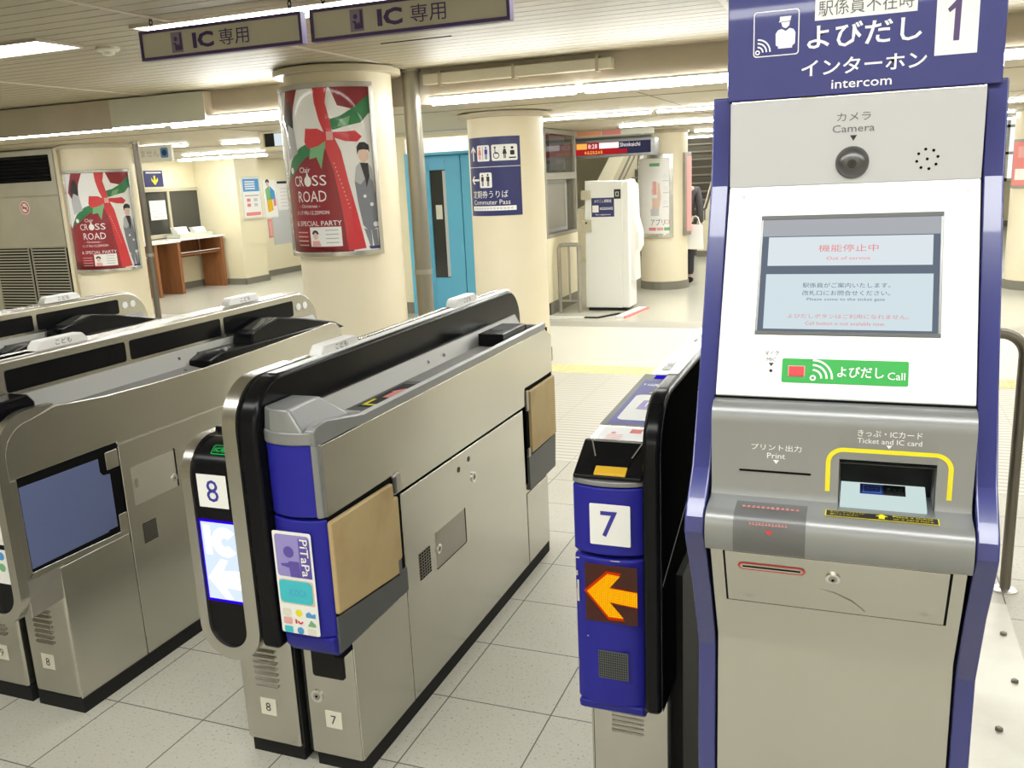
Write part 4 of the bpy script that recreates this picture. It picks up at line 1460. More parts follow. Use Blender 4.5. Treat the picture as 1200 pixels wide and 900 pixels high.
b.box(XR, XR + 0.0016, 2.284, 2.505, 0.332, 0.335, 'gap')
ap = part('small_door', b, t)
lock(t, (XR, 2.30, 0.395), (1, 0, 0), 0.016)
vent_grid(t, RightF(XR, 2.17, 0.345), 0.0, 0.075, 0.0, 0.085, 5, 9)
# tan flaps
b = G()
b.box(XR - 0.05, XR + 0.001, 1.722, 2.085, 0.43, 0.715, 'gap')
part('flap_recess', b, t)
b = G()
b.prism('x', [(1.722, 0.462), (2.035, 0.432), (2.035, 0.47), (2.058, 0.47), (2.058, 0.655), (2.035, 0.655), (2.035, 0.70), (1.722, 0.706)], XR - 0.01, XR + 0.012, 'tan')
part('door_flap', b, t, 0.006)
b = G()
b.prism('x', [(1.722, 0.356), (2.088, 0.358), (2.088, 0.43), (2.06, 0.43), (2.06, 0.468), (2.04, 0.468), (2.04, 0.424), (1.722, 0.456)], XR - 0.06, XR + 0.006, 'grey_dark')
b.prism('x', [(1.722, 0.356), (1.80, 0.352), (2.05, 0.34), (2.088, 0.358)], XR - 0.06, XR - 0.01, 'grey_dark')
part('flap_housing', b, t, 0.003)
b = G()
b.box(XR - 0.02, XR + 0.008, 2.045, 2.086, 0.66, 0.716, 'steel_dull')
b.box(XR - 0.02, XR + 0.010, 2.045, 2.06, 0.664, 0.712, 'grey_dark')
part('hinge_block', b, t, 0.003)
b = G()
b.box(XR - 0.05, XR + 0.001, 3.108, 3.42, 0.44, 0.71, 'gap')
part('flap_recess', b, t)
b = G()
b.box(XR - 0.01, XR + 0.012, 3.135, 3.43, 0.445, 0.695, 'tan')
part('door_flap', b, t, 0.006)
b = G()
b.prism('x', [(3.108, 0.30), (3.42, 0.30), (3.435, 0.44), (3.108, 0.435)], XR - 0.06, XR + 0.006, 'grey_dark')
part('flap_housing', b, t, 0.003)
b = G()
b.box(XR - 0.01, XR + 0.006, 3.108, 3.132, 0.62, 0.70, 'steel_dull')
part('hinge_block', b, t, 0.002)
b = G()
b.box(XR - 0.01, XR + 0.006, 3.108, 3.132, 0.435, 0.47, 'steel_dull')
part('hinge_block', b, t, 0.002)
# blue end
def bowed(xa, xb, yf, bow, yb, z0, z1, n=10):
    pts = []
    for k in range(n + 1):
        u = k / n
        pts.append((xa + (xb - xa) * u, yf + bow * (1 - math.sin(PI * min(max(u, 0.0), 1.0)) ** 0.6)))
    return pts + [(xb, yb), (xa, yb)]
b = G()
pl = bowed(-1.3345, XR + 0.001, 1.693, 0.025, 1.726, 0, 0)
b.prism('z', pl, 0.722, 0.905, 'blue')
b.prism('z', [(XR - 0.012, 1.700), (XR + 0.002, 1.712), (XR + 0.002, 1.727), (XR - 0.012, 1.727)], 0.72, 0.905, 'silver_paint')
part('upper_cover', b, t, 0.004)
b = G()
b.prism('z', pl, 0.405, 0.714, 'blue')
pl2 = [(p[0], p[1]) for p in pl]
lc = part('lower_cover', b, t, 0.006)
b = G()
b.prism('x', [(1.70, 0.404), (1.705, 0.37), (1.725, 0.345), (1.80, 0.345), (1.86, 0.404)], -1.33, XR, 'blue')
part('cover_toe', b, t, 0.008)
b = G()
P = FrontF(-1.2700, 1.6925, 0.35)
b.shape(P, rpoly(-0.056, 0.056, 0.062, 0.335, 0.006), 'white_label', 0.0015)
b.rrect(P, -0.050, 0.050, 0.216, 0.327, 0.008, 'lilac', 0.0022)
b.rect(P, 0.018, 0.050, 0.216, 0.320, 'violet', 0.0026)
b.disc(P, -0.012, 0.282, 0.015, 'violet', 0.003, seg=18)
b.shape(P, [(-0.038, 0.250), (-0.018, 0.252), (-0.012, 0.258), (0.016, 0.258), (0.018, 0.216), (-0.012, 0.216), (-0.014, 0.240), (-0.036, 0.244)], 'violet', 0.003)
b.text(P, 'PiTaPa', 0.034, 0.270, 0.023, 'white', 0.0036, 0.098, rot=-90, bold=0.01)
b.rrect(P, -0.050, 0.050, 0.142, 0.208, 0.006, 'skin_print', 0.0022)
b.rrect(P, -0.050, 0.046, 0.145, 0.206, 0.012, 'cyan', 0.0026)
b.text(P, 'ICOCA', 0.004, 0.174, 0.018, 'sky_print', 0.003, 0.05)
tiles = ['offwhite', 'yellow', 'sky_print', 'pink', 'red', 'green_light', 'cyan', 'sky_print', 'offwhite']
for i, c in enumerate(tiles):
    a, z = -0.034 + 0.034 * (i % 3), 0.120 - 0.024 * (i // 3)
    if i in (1, 7):
        b.disc(P, a, z, 0.010, c, 0.003, seg=12)
    elif i == 2:
        b.shape(P, [(a - 0.014, z - 0.009), (a - 0.014, z + 0.001), (a - 0.004, z + 0.007), (a + 0.004, z), (a + 0.014, z + 0.004), (a + 0.014, z - 0.009)], c, 0.003)
    elif i == 4:
        b.arc(P, a + 0.002, z + 0.002, 0.006, 0.004, 180, 360, c, 0.003)
        b.rect(P, a - 0.013, a - 0.008, z - 0.006, z + 0.006, c, 0.003)
    elif i == 5:
        b.shape(P, [(a - 0.012, z - 0.009), (a, z + 0.009), (a + 0.013, z - 0.002), (a + 0.012, z - 0.009)], c, 0.003)
    else:
        b.rrect(P, a - 0.013, a + 0.012, z - 0.009, z + 0.009, 0.004, c, 0.003)
part('card_sticker', b, lc)
# paint chips along the lower cover edge
b = G()
for i in range(16):
    z = 0.40 + rnd.random() * 0.3
    b.rect(RightF(XR + 0.0012, 1.722, z), 0, 0.003 + 0.004 * rnd.random(), 0, 0.004 + 0.012 * rnd.random(), 'steel_light', 0.0006)
part('paint_chips', b, lc)
# silver nose: a bowed band, a raised block on the left and a ridge sweeping back on the right
b = G()
b.prism('z', bowed(-1.3345, XR + 0.001, 1.688, 0.025, 1.727, 0, 0), 0.904, 0.938, 'silver_paint')
nose = part('silver_nose', b, t, 0.006, 3)
b = G()
lo = [(-1.3345, 1.716), (-1.300, 1.694), (-1.250, 1.690), (-1.208, 1.696), (-1.208, 1.905), (-1.3345, 1.905)]
hi = [(-1.3320, 1.722), (-1.302, 1.702), (-1.262, 1.699), (-1.248, 1.701), (-1.250, 1.838), (-1.3320, 1.838)]
vs = [(p[0], p[1], 0.930) for p in lo] + [(p[0], p[1], 0.991) for p in hi]
fs = [tuple(range(5, -1, -1)), tuple(range(6, 12))] + [(k, (k + 1) % 6, 6 + (k + 1) % 6, 6 + k) for k in range(6)]
b.add(vs, fs, 'silver_paint')
part('raised_block', b, nose, 0.007, 3, sharp=25)
b = G()
prof = [(1.705, 0.900), (1.703, 0.938), (1.715, 0.950), (1.76, 0.954), (1.90, 0.930), (1.93, 0.926), (1.93, 0.900)]
b.prism('x', prof, XR - 0.026, XR + 0.001, 'silver_paint')
part('ridge', b, nose, 0.005, 3, sharp=25)
b = G()
b.prism('x', [(1.72, 0.90), (1.72, 0.944), (1.90, 0.915), (1.93, 0.905), (1.93, 0.90)], -1.3345, XR - 0.022, 'silver_paint')
part('saddle', b, nose, 0.004)
# tray and edge rail
b = G()
b.prism('y', [(XR, 0.898), (XR + 0.001, 0.922), (XR - 0.010, 0.928), (XR - 0.022, 0.918), (XR - 0.022, 0.898)], 1.90, 3.37, 'silver_paint')
part('edge_rail', b, t, 0.002)
b = G()
b.prism('y', [(-1.334, 0.950), (-1.326, 0.950), (-1.302, 0.903), (XR - 0.02, 0.900), (XR - 0.02, 0.88), (-1.334, 0.88)], 1.86, 3.40, 'tray')
tr = part('top_tray', b, t)
b = G()
T = TopF(0, 0, 0.903)
b.rect(T, -1.298, XR - 0.024, 1.93, 2.38, 'grey_dark', 0.001)
b.rect(T, -1.285, XR - 0.03, 2.06, 2.34, 'black_matte', 0.0016)
b.rect(T, -1.275, -1.225, 2.08, 2.093, 'yellow', 0.0022)
b.rect(T, -1.280, -1.270, 2.08, 2.15, 'yellow', 0.0022)
b.shape(T, [(-1.265, 2.17), (-1.225, 2.17), (-1.225, 2.24), (-1.215, 2.24), (-1.245, 2.28), (-1.275, 2.24), (-1.265, 2.24)], 'red_soft', 0.0022)
part('touch_mark', b, tr)
b = G()
b.rect(T, -1.298, XR - 0.03, 1.95, 2.02, 'steel_light', 0.0022)
part('ticket_plate', b, tr)
for yk in (2.56, 2.68):
    b = G()
    b.disc3((-1.309, yk, 0.925), (0.93, 0, 0.37), 0.006, 'ink', 10, 0.001)
    part('sensor_dot', b, tr)
b = G()
b.disc3((-1.24, 2.78, 0.902), (0, 0, 1), 0.010, 'chrome', 12, 0.004)
part('stud', b, tr)
b = G()
b.box(-1.305, XR - 0.02, 2.96, 3.20, 0.895, 0.948, 'black')
b.prism('x', [(3.20, 0.895), (3.20, 0.946), (3.38, 0.912), (3.40, 0.895)], -1.305, XR - 0.02, 'black')
hs = part('reader_housing', b, t, 0.005)
b = G()
b.rect(TopF(0, 0, 0.948), -1.29, XR - 0.04, 3.04, 3.18, 'glass_dark', 0.001)
part('reader_window', b, hs)
# divider
b = G()
b.prism('x', board_profile(1.684, 3.49, 0.36, 1.052, 0.13, 0.0), -1.3905, -1.3355, 'black')
bd = part('display_board', b, t, 0.012, 3)
b = G()
b.prism('x', [(2.02, 1.04), (3.40, 1.046), (3.40, 1.054), (1.80, 1.054)], -1.372, -1.345, 'white')
part('top_strip', b, bd)
b = G()
b.prism('x', [(1.95, 0.95)] + [(1.95, 1.0545)] + arc2(3.36, 0.925, 0.13, 90, 0) + [(3.49, 0.88), (3.3, 0.85)], -1.406, -1.391, 'steel')
part('back_plate', b, t, 0.004)
kids_button(t, -1.372, 2.115, 1.054)
kids_button(t, -1.372, 2.986, 1.058)
# lane 8 half
b = G()
b.prism('x', [(1.70, 0.42), (1.70, 0.80), (1.78, 0.888), (3.30, 0.90), (3.42, 0.82), (3.42, 0.44), (3.33, 0.40), (1.785, 0.36)], XL + 0.003, -1.405, 'steel')
part('upper_body', b, t, 0.006)
b = G()
b.box(-1.555, -1.41, 1.80, 3.30, 0.888, 0.905, 'black')
part('top_cover', b, t, 0.004)
ic_head(t, -1, XL, -1.390, -1.39, 0.895, 1.052, '8', True)

# ---------------------------------------------------------------- steel gates to the left (lanes 8/9 and 9/10)
def steel_gate(label, dx, near):
    """all-steel gate with windowed divider; dx shifts it sideways"""
    XR = -2.175 + dx
    t = gate_root('ticket_gate', label, XR - 0.19)
    def B(x):
        return x + dx
    for x0, x1 in ((-2.365, -2.175), (-2.565, -2.392)):
        b = G()
        b.box(B(x0) + 0.004, B(x1) + 0.0015, 1.787, 3.31, -0.04639, 0.0, 'rubber')
        part('plinth', b, t)
        b = G()
        b.box(B(x0), B(x1) - 0.004, 1.785, 3.32, 0.0, 0.62, 'steel')
        part('pedestal', b, t, 0.010)
    b = G()
    b.box(B(-2.392), B(-2.365), 1.83, 3.3, -0.03, 0.6, 'gap')
    part('core', b, t)
    if near:
        louvres(t, B(-2.321), B(-2.251), 1.785, 0.182, 0.285)
        louvres(t, B(-2.52), B(-2.45), 1.785, 0.182, 0.285)
        number_plate(t, '8', B(-2.29), 1.785, 0.112)
        number_plate(t, '9', B(-2.485), 1.785, 0.112)
    b = G()
    b.box(XR - 0.03, XR - 0.004, 1.76, 3.38, 0.40, 0.865, 'gap')
    part('inner_shell', b, t)
    yz(t, 'lower_panel', [(1.787, 0.002), (2.062, 0.002), (2.062, 0.436), (1.787, 0.436)], XR, 'steel')
    yz(t, 'access_panel', [(2.068, 0.002), (3.08, 0.002), (3.08, 0.728), (2.068, 0.730)], XR, 'steel')
    yz(t, 'rear_panel', [(3.086, 0.002), (3.31, 0.002), (3.31, 0.45), (3.40, 0.50), (3.40, 0.728), (3.086, 0.728)], XR, 'steel')
    top = [(1.674, 0.742), (1.674, 0.80)] + arc2(1.77, 0.80, 0.096, 178, 90, 6) + [(1.86, 0.9145), (1.93, 0.907), (2.046, 0.897), (2.254, 0.890), (2.506, 0.888), (2.80, 0.895), (3.11, 0.904), (3.286, 0.911), (3.34, 0.913)] + arc2(3.345, 0.833, 0.078, 88, 0, 8) + [(3.423, 0.7336), (2.066, 0.7336), (2.066, 0.742)]
    yz(t, 'upper_panel', top, XR, 'steel', 0.006, 0.003)
    b = G()
    b.box(XR - 0.005, XR + 0.0012, 2.068, 3.40, 0.729, 0.7335, 'steel_light')
    part('seam_strip', b, t)
    # blue flap
    b = G()
    b.box(XR - 0.05, XR - 0.002, 1.692, 2.062, 0.442, 0.740, 'gap')
    part('flap_recess', b, t)
    b = G()
    b.prism('x', [(1.699, 0.470), (1.985, 0.470), (1.985, 0.475), (2.022, 0.475), (2.022, 0.652), (1.995, 0.655), (1.985, 0.668), (1.985, 0.712), (1.699, 0.716)], XR - 0.018, XR - 0.001, 'flap_blue')
    part('door_flap', b, t, 0.005)
    b = G()
    b.prism('x', [(1.674, 0.741), (1.697, 0.741), (1.697, 0.452), (1.674, 0.440)], XR - 0.03, XR, 'steel')
    b.prism('x', [(1.674, 0.44), (2.064, 0.437), (2.064, 0.452), (1.69, 0.462)], XR - 0.03, XR, 'steel')
    part('flap_frame', b, t, 0.002)
    b = G()
    b.box(XR - 0.02, XR, 2.012, 2.062, 0.665, 0.722, 'steel')
    part('hinge_block', b, t, 0.002)
    b = G()
    b.box(XR - 0.02, XR, 2.030, 2.064, 0.45, 0.51, 'steel')
    part('hinge_block', b, t, 0.002)
    # recessed small door, lock and grille
    b = G()
    b.box(XR - 0.001, XR + 0.0008, 2.104, 2.303, 0.514, 0.644, 'steel_light')
    b.box(XR, XR + 0.0016, 2.300, 2.306, 0.514, 0.648, 'gap')
    b.box(XR, XR + 0.0014, 2.112, 2.126, 0.572, 0.602, 'steel_dull')
    part('small_door', b, t)
    lock(t, (XR, 2.288, 0.548), (1, 0, 0), 0.013)
    vent_grid(t, RightF(XR, 2.118, 0.375), 0.0, 0.062, 0.0, 0.07, 8, 9)
    # cove under the head
    b = G()
    prof = [(1.672, 0.33), (1.672, 0.445), (1.81, 0.445), (1.79, 0.40), (1.785, 0.34)]
    b.prism('x', prof, B(-2.355), XR - 0.001, 'steel_dull')
    part('head_cove', b, t, 0.004)
    # divider with three dark windows
    b = G()
    b.prism('x', board_profile(1.65, 3.43, 0.40, 1.052, 0.15), B(-2.395), B(-2.300), 'steel')
    bd = part('display_board', b, t, 0.010, 3)
    for y0, y1 in ((1.815, 2.278), (2.298, 2.766), (2.786, 3.246)):
        b = G()
        b.prism('x', rpoly(y0, y1, 0.955, 1.022, 0.010), B(-2.301), B(-2.2985), 'black')
        part('window_strip', b, bd)
    for yk in (3.285, 3.335):
        b = G()
        b.disc3((B(-2.2985), yk, 0.990), (1, 0, 0), 0.016, 'white', 16, 0.0015)
        part('indicator_lamp', b, bd)
    kids_button(t, B(-2.345), 2.055, 1.054)
    kids_button(t, B(-2.345), 2.960, 1.058)
    # tray
    b = G()
    b.prism('y', [(B(-2.30), 0.942), (B(-2.292), 0.942), (B(-2.262), 0.888), (XR - 0.006, 0.878), (XR - 0.006, 0.86), (B(-2.30), 0.87)], 1.80, 3.38, 'tray')
    tr = part('top_tray', b, t)
    for yk in (2.50, 2.60):
        b = G()
        b.disc3((B(-2.279), yk, 0.919), (0.9, 0, 0.46), 0.006, 'ink', 10, 0.001)
        b.disc3((B(-2.23), yk - 0.03, 0.8845), (0.1, 0, 1), 0.006, 'ink', 10, 0.001)
        part('sensor_dot', b, tr)
    far_reader(t, B(-2.295), XR - 0.004, 2.52, 0.905, 0.052)
    b = G()
    b.prism('x', [(1.72, 0.90), (1.70, 0.92), (1.73, 0.953), (1.82, 0.956), (1.84, 0.93), (1.84, 0.90)], B(-2.298), B(-2.225), 'black')
    part('ticket_entry', b, t, 0.006)
    b = G()
    b.prism('x', [(1.70, 0.42), (1.70, 0.80), (1.78, 0.888), (3.30, 0.90), (3.42, 0.82), (3.42, 0.44), (3.33, 0.40), (1.785, 0.36)], B(-2.565), B(-2.395), 'steel')
    part('upper_body', b, t, 0.006)
    ic_head(t, 1, XR, B(-2.360), 0, 0.925, 1.052, stickers=near, yf=1.645)
    return t
steel_gate('all-steel ticket gate with a blue flap and three dark windows, left of the centre gate', 0.0, True)
steel_gate('all-steel ticket gate furthest left, seen only over the top of the blue-flap gate', -0.98, False)

# ---------------------------------------------------------------- gate end beside the kiosk (lane 7)
XL7, XI = -0.554, -0.402
t = gate_root('ticket_gate', 'narrow blue-fronted ticket gate numbered 7 with an orange arrow, beside the kiosk', -0.45)
b = G()
b.box(-0.545, -0.372, 1.80, 3.30, -0.04639, 0.0, 'rubber')
part('plinth', b, t)
b = G()
b.box(-0.548, -0.37, 1.785, 3.32, 0.0, 0.62, 'steel')
b.box(-0.5435, -0.5425, 1.7835, 1.7855, 0.0, 0.4, 'gap')
part('pedestal', b, t, 0.004)
b = G()
for i in range(8):
    b.rect(FrontF(-0.50, 1.7845, 0.235), 0.0, 0.075, 0.012 * i, 0.012 * i + 0.006, 'steel_dull', 0.0008)
part('old_vent', b, t)
b = G()
b.prism('x', [(1.74, 0.36), (1.74, 0.90), (3.36, 0.90), (3.42, 0.82), (3.42, 0.40), (3.32, 0.36)], XL7 + 0.002, XI, 'steel')
part('upper_body', b, t, 0.004)
pl = bowed(XL7, XI + 0.002, 1.690, 0.022, 1.80, 0, 0)
b = G()
b.prism('z', pl, 0.716, 0.866, 'blue')
uc = part('upper_cover', b, t, 0.005)
b = G()
b.prism('z', pl, 0.362, 0.708, 'blue')
b.prism('x', [(1.695, 0.364), (1.70, 0.345), (1.72, 0.330), (1.80, 0.330), (1.80, 0.364)], XL7 + 0.004, XI, 'blue')
lc = part('lower_cover', b, t, 0.006)
b = G()
b.prism('z', pl, 0.868, 0.880, 'silver_paint')
part('trim_lip', b, t, 0.003)
N7 = FrontF(-0.468, 1.690, 0)
b = G()
b.rrect(N7, -0.0435, 0.0435, 0.741, 0.832, 0.003, 'white_label', 0.001)
b.text(N7, '7', -0.002, 0.788, 0.057, 'ink_blue', 0.0018, 0.036, bold=0.008)
part('number_plate', b, uc)
b = G()
b.rect(N7, -0.057, 0.056, 0.564, 0.696, 'led_off', 0.001)
ar = [(-0.053, 0.632), (-0.008, 0.676), (0.020, 0.674), (-0.004, 0.644), (0.056, 0.640), (0.056, 0.607), (-0.004, 0.612), (0.026, 0.578), (-0.006, 0.577)]
cx_, cz_ = 0.005, 0.626
b.shape(N7, [(cx_ + (x - cx_) * 1.12 if x < 0.05 else x, cz_ + (z - cz_) * 1.13) for x, z in ar], 'led_red', 0.0016)  # glow around the arrow, painted as an enlarged red copy behind it
b.shape(N7, ar, 'led_orange', 0.0022)
for i in range(26):                                              # lamp pitch of the dot display
    b.rect(N7, -0.057 + 0.00435 * i, -0.0565 + 0.00435 * i, 0.564, 0.696, 'led_off', 0.0028)
for i in range(30):
    b.rect(N7, -0.057, 0.056, 0.5645 + 0.00435 * i, 0.565 + 0.00435 * i, 'led_off', 0.0028)
part('arrow_display', b, lc)
b = G()
b.rect(N7, -0.032, 0.034, 0.430, 0.496, 'grey_dark', 0.001)
for i in range(13):
    for j in range(11):
        b.rect(N7, -0.030 + 0.0049 * i, -0.0275 + 0.0049 * i, 0.4325 + 0.0057 * j, 0.4355 + 0.0057 * j, 'gap', 0.0016)
part('speaker_grille', b, lc)
b = G()
for x, z, ww, hh in ((-0.082, 0.70, 0.010, 0.003), (-0.079, 0.60, 0.005, 0.03), (-0.078, 0.63, 0.004, 0.02), (-0.080, 0.66, 0.004, 0.012), (-0.055, 0.525, 0.003, 0.003), (-0.082, 0.44, 0.003, 0.02), (0.0, 0.706, 0.02, 0.002)):
    b.rect(FrontF(-0.468, 1.7005 if x < -0.07 else 1.690, 0), x, x + ww, z, z + hh, 'steel_light', 0.0022)
part('paint_chips', b, lc)
# ticket slot head
b = G()
b.prism('x', [(1.70, 0.880), (1.70, 0.888), (1.79, 0.936), (1.80, 0.938), (1.82, 0.932), (1.82, 0.88)], XL7 + 0.004, XI, 'black')
sh = part('slot_head', b, t, 0.004)
b = G()
sl = Flat((-0.468, 1.70, 0.888), (1, 0, 0), (0, 0.9, 0.48))
b.shape(sl, [(-0.062, 0.100), (0.048, 0.100), (0.030, 0.020), (-0.042, 0.020)], 'gap', 0.002)
for q in ([(-0.064, 0.102), (0.050, 0.102), (0.050, 0.099), (-0.064, 0.099)], [(-0.064, 0.102), (-0.061, 0.102), (-0.043, 0.055), (-0.046, 0.055)], [(0.047, 0.102), (0.050, 0.102), (0.036, 0.055), (0.033, 0.055)]):
    b.shape(sl, q, 'steel_dull', 0.0028)
part('slot_mouth', b, sh)
b = G()
b.prism('x', [(1.703, 0.880), (1.703, 0.8935), (1.722, 0.9035), (1.735, 0.900)], -0.505, -0.437, 'amber')
part('amber_guide', b, sh, 0.002)
# sloping top
b = G()
b.prism('x', [(1.80, 0.88), (1.80, 0.930), (1.93, 0.934), (2.40, 0.948), (2.44, 0.94), (3.38, 0.925), (3.42, 0.85), (3.42, 0.80), (1.80, 0.80)], XL7 + 0.003, XI + 0.001, 'steel_light')
tp = part('top_plate', b, t, 0.003)
slope = Flat((-0.479, 1.80, 0.930), (1, 0, 0), (0, 1, 0.03))
b = G()
b.shape(slope, [(-0.055, 0.012), (0.060, 0.012), (0.060, 0.112), (-0.055, 0.112)], 'white_label', 0.0012)
b.rect(slope, 0.010, 0.036, 0.070, 0.098, 'red', 0.0018)
b.rect(slope, -0.03, -0.02, 0.06, 0.075, 'red_soft', 0.0018)
for i in range(4):
    b.rect(slope, -0.035, 0.0, 0.022 + 0.010 * i, 0.025 + 0.010 * i, 'red_soft', 0.0018)
part('notice_sticker', b, tp)
b = G()
b.rect(slope, -0.074, 0.074, 0.125, 0.60, 'grey_dark', 0.0008)
b.rect(slope, -0.058, 0.066, 0.135, 0.53, 'ink_blue', 0.0016)
b.rrect(slope, -0.046, 0.066, 0.165, 0.385, 0.018, 'white_label', 0.0022)
b.shape(slope, [(-0.020, 0.255), (0.012, 0.250), (0.040, 0.290), (0.045, 0.325), (0.008, 0.335), (-0.016, 0.330)], 'lilac', 0.0028)
b.text(slope, 'IC', 0.012, 0.295, 0.045, 'white_label', 0.0034, 0.03)
b.shape(slope, [(-0.02, 0.400), (0.040, 0.400), (0.010, 0.450)], 'yellow', 0.0028)
b.shape(slope, [(-0.052, 0.490), (-0.044, 0.490), (-0.048, 0.470)], 'white', 0.0028)
b.marks(slope, -0.040, 0.012, 0.480, 0.026, 'white', 0.0028, 7)
b.marks(slope, 0.018, 0.060, 0.475, 0.040, 'white', 0.0028, 3)
part('card_reader', b, tp)
b = G()
b.rect(slope, -0.040, 0.070, 0.548, 0.588, 'disp_blue', 0.0016)
part('small_display', b, tp)
b = G()
b.rect(TopF(-0.479, 2.5, 0.9385), -0.05, 0.06, 0.0, 0.05, 'paper_grey', 0.002)
b.rect(TopF(-0.479, 2.5, 0.9385), -0.05, 0.06, 0.065, 0.10, 'paper_grey', 0.002)
b.rect(TopF(-0.479, 3.0, 0.9335), -0.05, 0.06, 0.0, 0.10, 'paper_grey', 0.002)
part('top_labels', b, tp)
# divider beside the kiosk
b = G()
b.prism('x', board_profile(1.684, 3.46, 0.36, 1.058, 0.13), XI + 0.002, -0.362, 'black')
bd = part('display_board', b, t, 0.012, 3)
b = G()
b.prism('x', [(1.93, 1.0575), (1.93, 1.060), (3.33, 1.060), (3.33, 1.0575)], XI + 0.006, -0.372, 'steel_light')
part('top_strip', b, bd)
b = G()
b.prism('x', board_profile(1.70, 3.45, 0.365, 1.046, 0.12), -0.3615, -0.3605, 'black_side')
b.prism('x', [(1.70, 0.655), (2.60, 0.94), (2.60, 0.946), (1.70, 0.661)], -0.3606, -0.3600, 'grey_dark')
part('side_seam', b, bd)
b = G()
b.box(-0.372, -0.345, 1.84, 3.3, -0.04639, 0.62, 'black_matte')
part('side_cover', b, t)

# ================================================================== INTERCOM KIOSK
KX0, KX1 = -0.205, 0.158
t = thing('intercom_kiosk', 'tall blue and silver intercom kiosk with a screen and blue header board, at the right', 'kiosk', (-0.0235, 1.55, 0))
kiosk = t
# blue side panels
sp = [(1.545, 1.610), (1.522, 1.470), (1.404, 1.165), (1.345, 1.045), (1.300, 1.003), (1.285, 0.985), (1.280, 0.962), (1.290, 0.94), (1.350, 0.84), (1.411, 0.705), (1.416, 0.0), (1.80, 0.0), (1.80, 1.0), (1.66, 1.610)]
for x0, x1 in ((-0.238, KX0 - 0.003), (KX1 + 0.003, 0.190)):
    b = MB()
    b.prism('x', sp, x0, x1, 'blue_dark')
    part('side_panel', b, t, 0.003, 2, sharp=8)
# dark core behind the front skins
b = MB()
b.prism('x', [(1.535, 1.595), (1.53, 1.47), (1.40, 1.157), (1.36, 1.12), (1.43, 0.90), (1.43, 0.0), (1.79, 0.0), (1.79, 1.0), (1.65, 1.60)], KX0 - 0.003, KX1 + 0.003, 'rubber')
part('core', b, t)
# lower steel skin, bent below the drawer
b = MB()
b.prism('x', [(1.412, 0.0), (1.405, 0.722), (1.4035, 0.732), (1.310, 0.926), (1.33, 0.94), (1.43, 0.736), (1.43, 0.0)], KX0 + 0.001, KX1 - 0.001, 'steel')
part('lower_panel', b, t, 0.002)
D = Flat((0, 1.404, 0.730), (1, 0, 0), (0, 1.310 - 1.404, 0.926 - 0.730))
b = MB()
vs = []
def slab(mb, fr, a0, a1, b0, b1, d0, d1, m):
    vs = [fr.pt(a, c, d) for d in (d0, d1) for a, c in ((a0, b0), (a1, b0), (a1, b1), (a0, b1))]
    mb.add(vs, [(3, 2, 1, 0), (4, 5, 6, 7), (0, 1, 5, 4), (1, 2, 6, 5), (2, 3, 7, 6), (3, 0, 4, 7)], m)
slab(b, D, -0.184, 0.138, 0.097, 0.215, -0.001, 0.0004, 'gap')
part('drawer_gap', b, t)
b = MB()
slab(b, D, -0.181, 0.1345, 0.099, 0.215, -0.001, 0.0015, 'steel')
dr = part('drawer', b, t, 0.001)
b = MB()
b.rrect(D, -0.162, -0.062, 0.1775, 0.1945, 0.0084, 'red', 0.0020)
b.rrect(D, -0.1585, -0.0655, 0.1805, 0.1915, 0.0054, 'steel', 0.0026)
b.rrect(D, -0.155, -0.069, 0.1845, 0.1875, 0.0015, 'gap', 0.0030)
part('return_slot', b, dr)
kl = MB()
n = D.n
kl.disc3(D.pt(-0.0225, 0.180, 0.0015), n, 0.0105, 'chrome', 20, 0.003)
kl.disc3(D.pt(-0.0225, 0.1785, 0.0045), n, 0.0065, 'steel_dull', 16, 0.001)
kl.disc3(D.pt(-0.0225, 0.1785, 0.0055), n, 0.0025, 'gap', 8, 0.0004)
part('lock', kl, dr)
for a, c in ((-0.148, 0.128), (0.107, 0.132)):          # shallow dents in the sheet, domed to give soft round reflections
    b = MB()
    vs, fs, RN, SN = [D.pt(a, c, 0.0035)], [], 7, 28
    for i in range(1, RN + 1):
        r = 0.024 * i / RN
        h = 0.0013 + 0.0022 * (0.5 + 0.5 * math.cos(PI * i / RN))
        vs += [D.pt(a + r * math.cos(2 * PI * k / SN), c + r * math.sin(2 * PI * k / SN), h) for k in range(SN)]
    for k in range(SN):
        l = (k + 1) % SN
        fs.append((0, 1 + k, 1 + l))
        for i in range(RN - 1):
            fs.append((1 + i * SN + k, 1 + (i + 1) * SN + k, 1 + (i + 1) * SN + l, 1 + i * SN + l))
    b.add(vs, fs, 'steel')
    part('dent', b, dr)
b = MB()
b.shape(D, [(-0.045, 0.152), (-0.02, 0.146), (0.005, 0.132), (0.025, 0.110), (0.024, 0.109), (0.004, 0.130), (-0.02, 0.1445)], 'steel_dull', 0.0022)
part('scratch', b, dr)
# silver hood with the card recess
def hood(x0, x1, recess):
    top = [(1.352, 1.154), (1.343, 1.153), (1.334, 1.147), (1.328, 1.138), (1.3262, 1.125)]
    lip = [(1.333, 1.022), (1.328, 1.010), (1.318, 1.0055), (1.290, 1.0035), (1.278, 1.000), (1.269, 0.992), (1.265, 0.980), (1.266, 0.955), (1.272, 0.942), (1.285, 0.936), (1.305, 0.930), (1.345, 0.925)]
    mid = []
    if recess:
        mid = [(1.3290, 1.078), (1.345, 1.076), (1.42, 1.070), (1.42, 1.006), (1.345, 1.0055)]
        lip = lip[2:]
    return top + mid + lip + [(1.45, 0.925), (1.45, 1.154)]
b = MB()
b.prism('x', hood(0, 1, False), KX0 + 0.0005, -0.020, 'silver_paint')
b.prism('x', hood(0, 1, True), -0.020, 0.110, 'silver_paint')
b.prism('x', hood(0, 1, False), 0.110, KX1 - 0.0005, 'silver_paint')
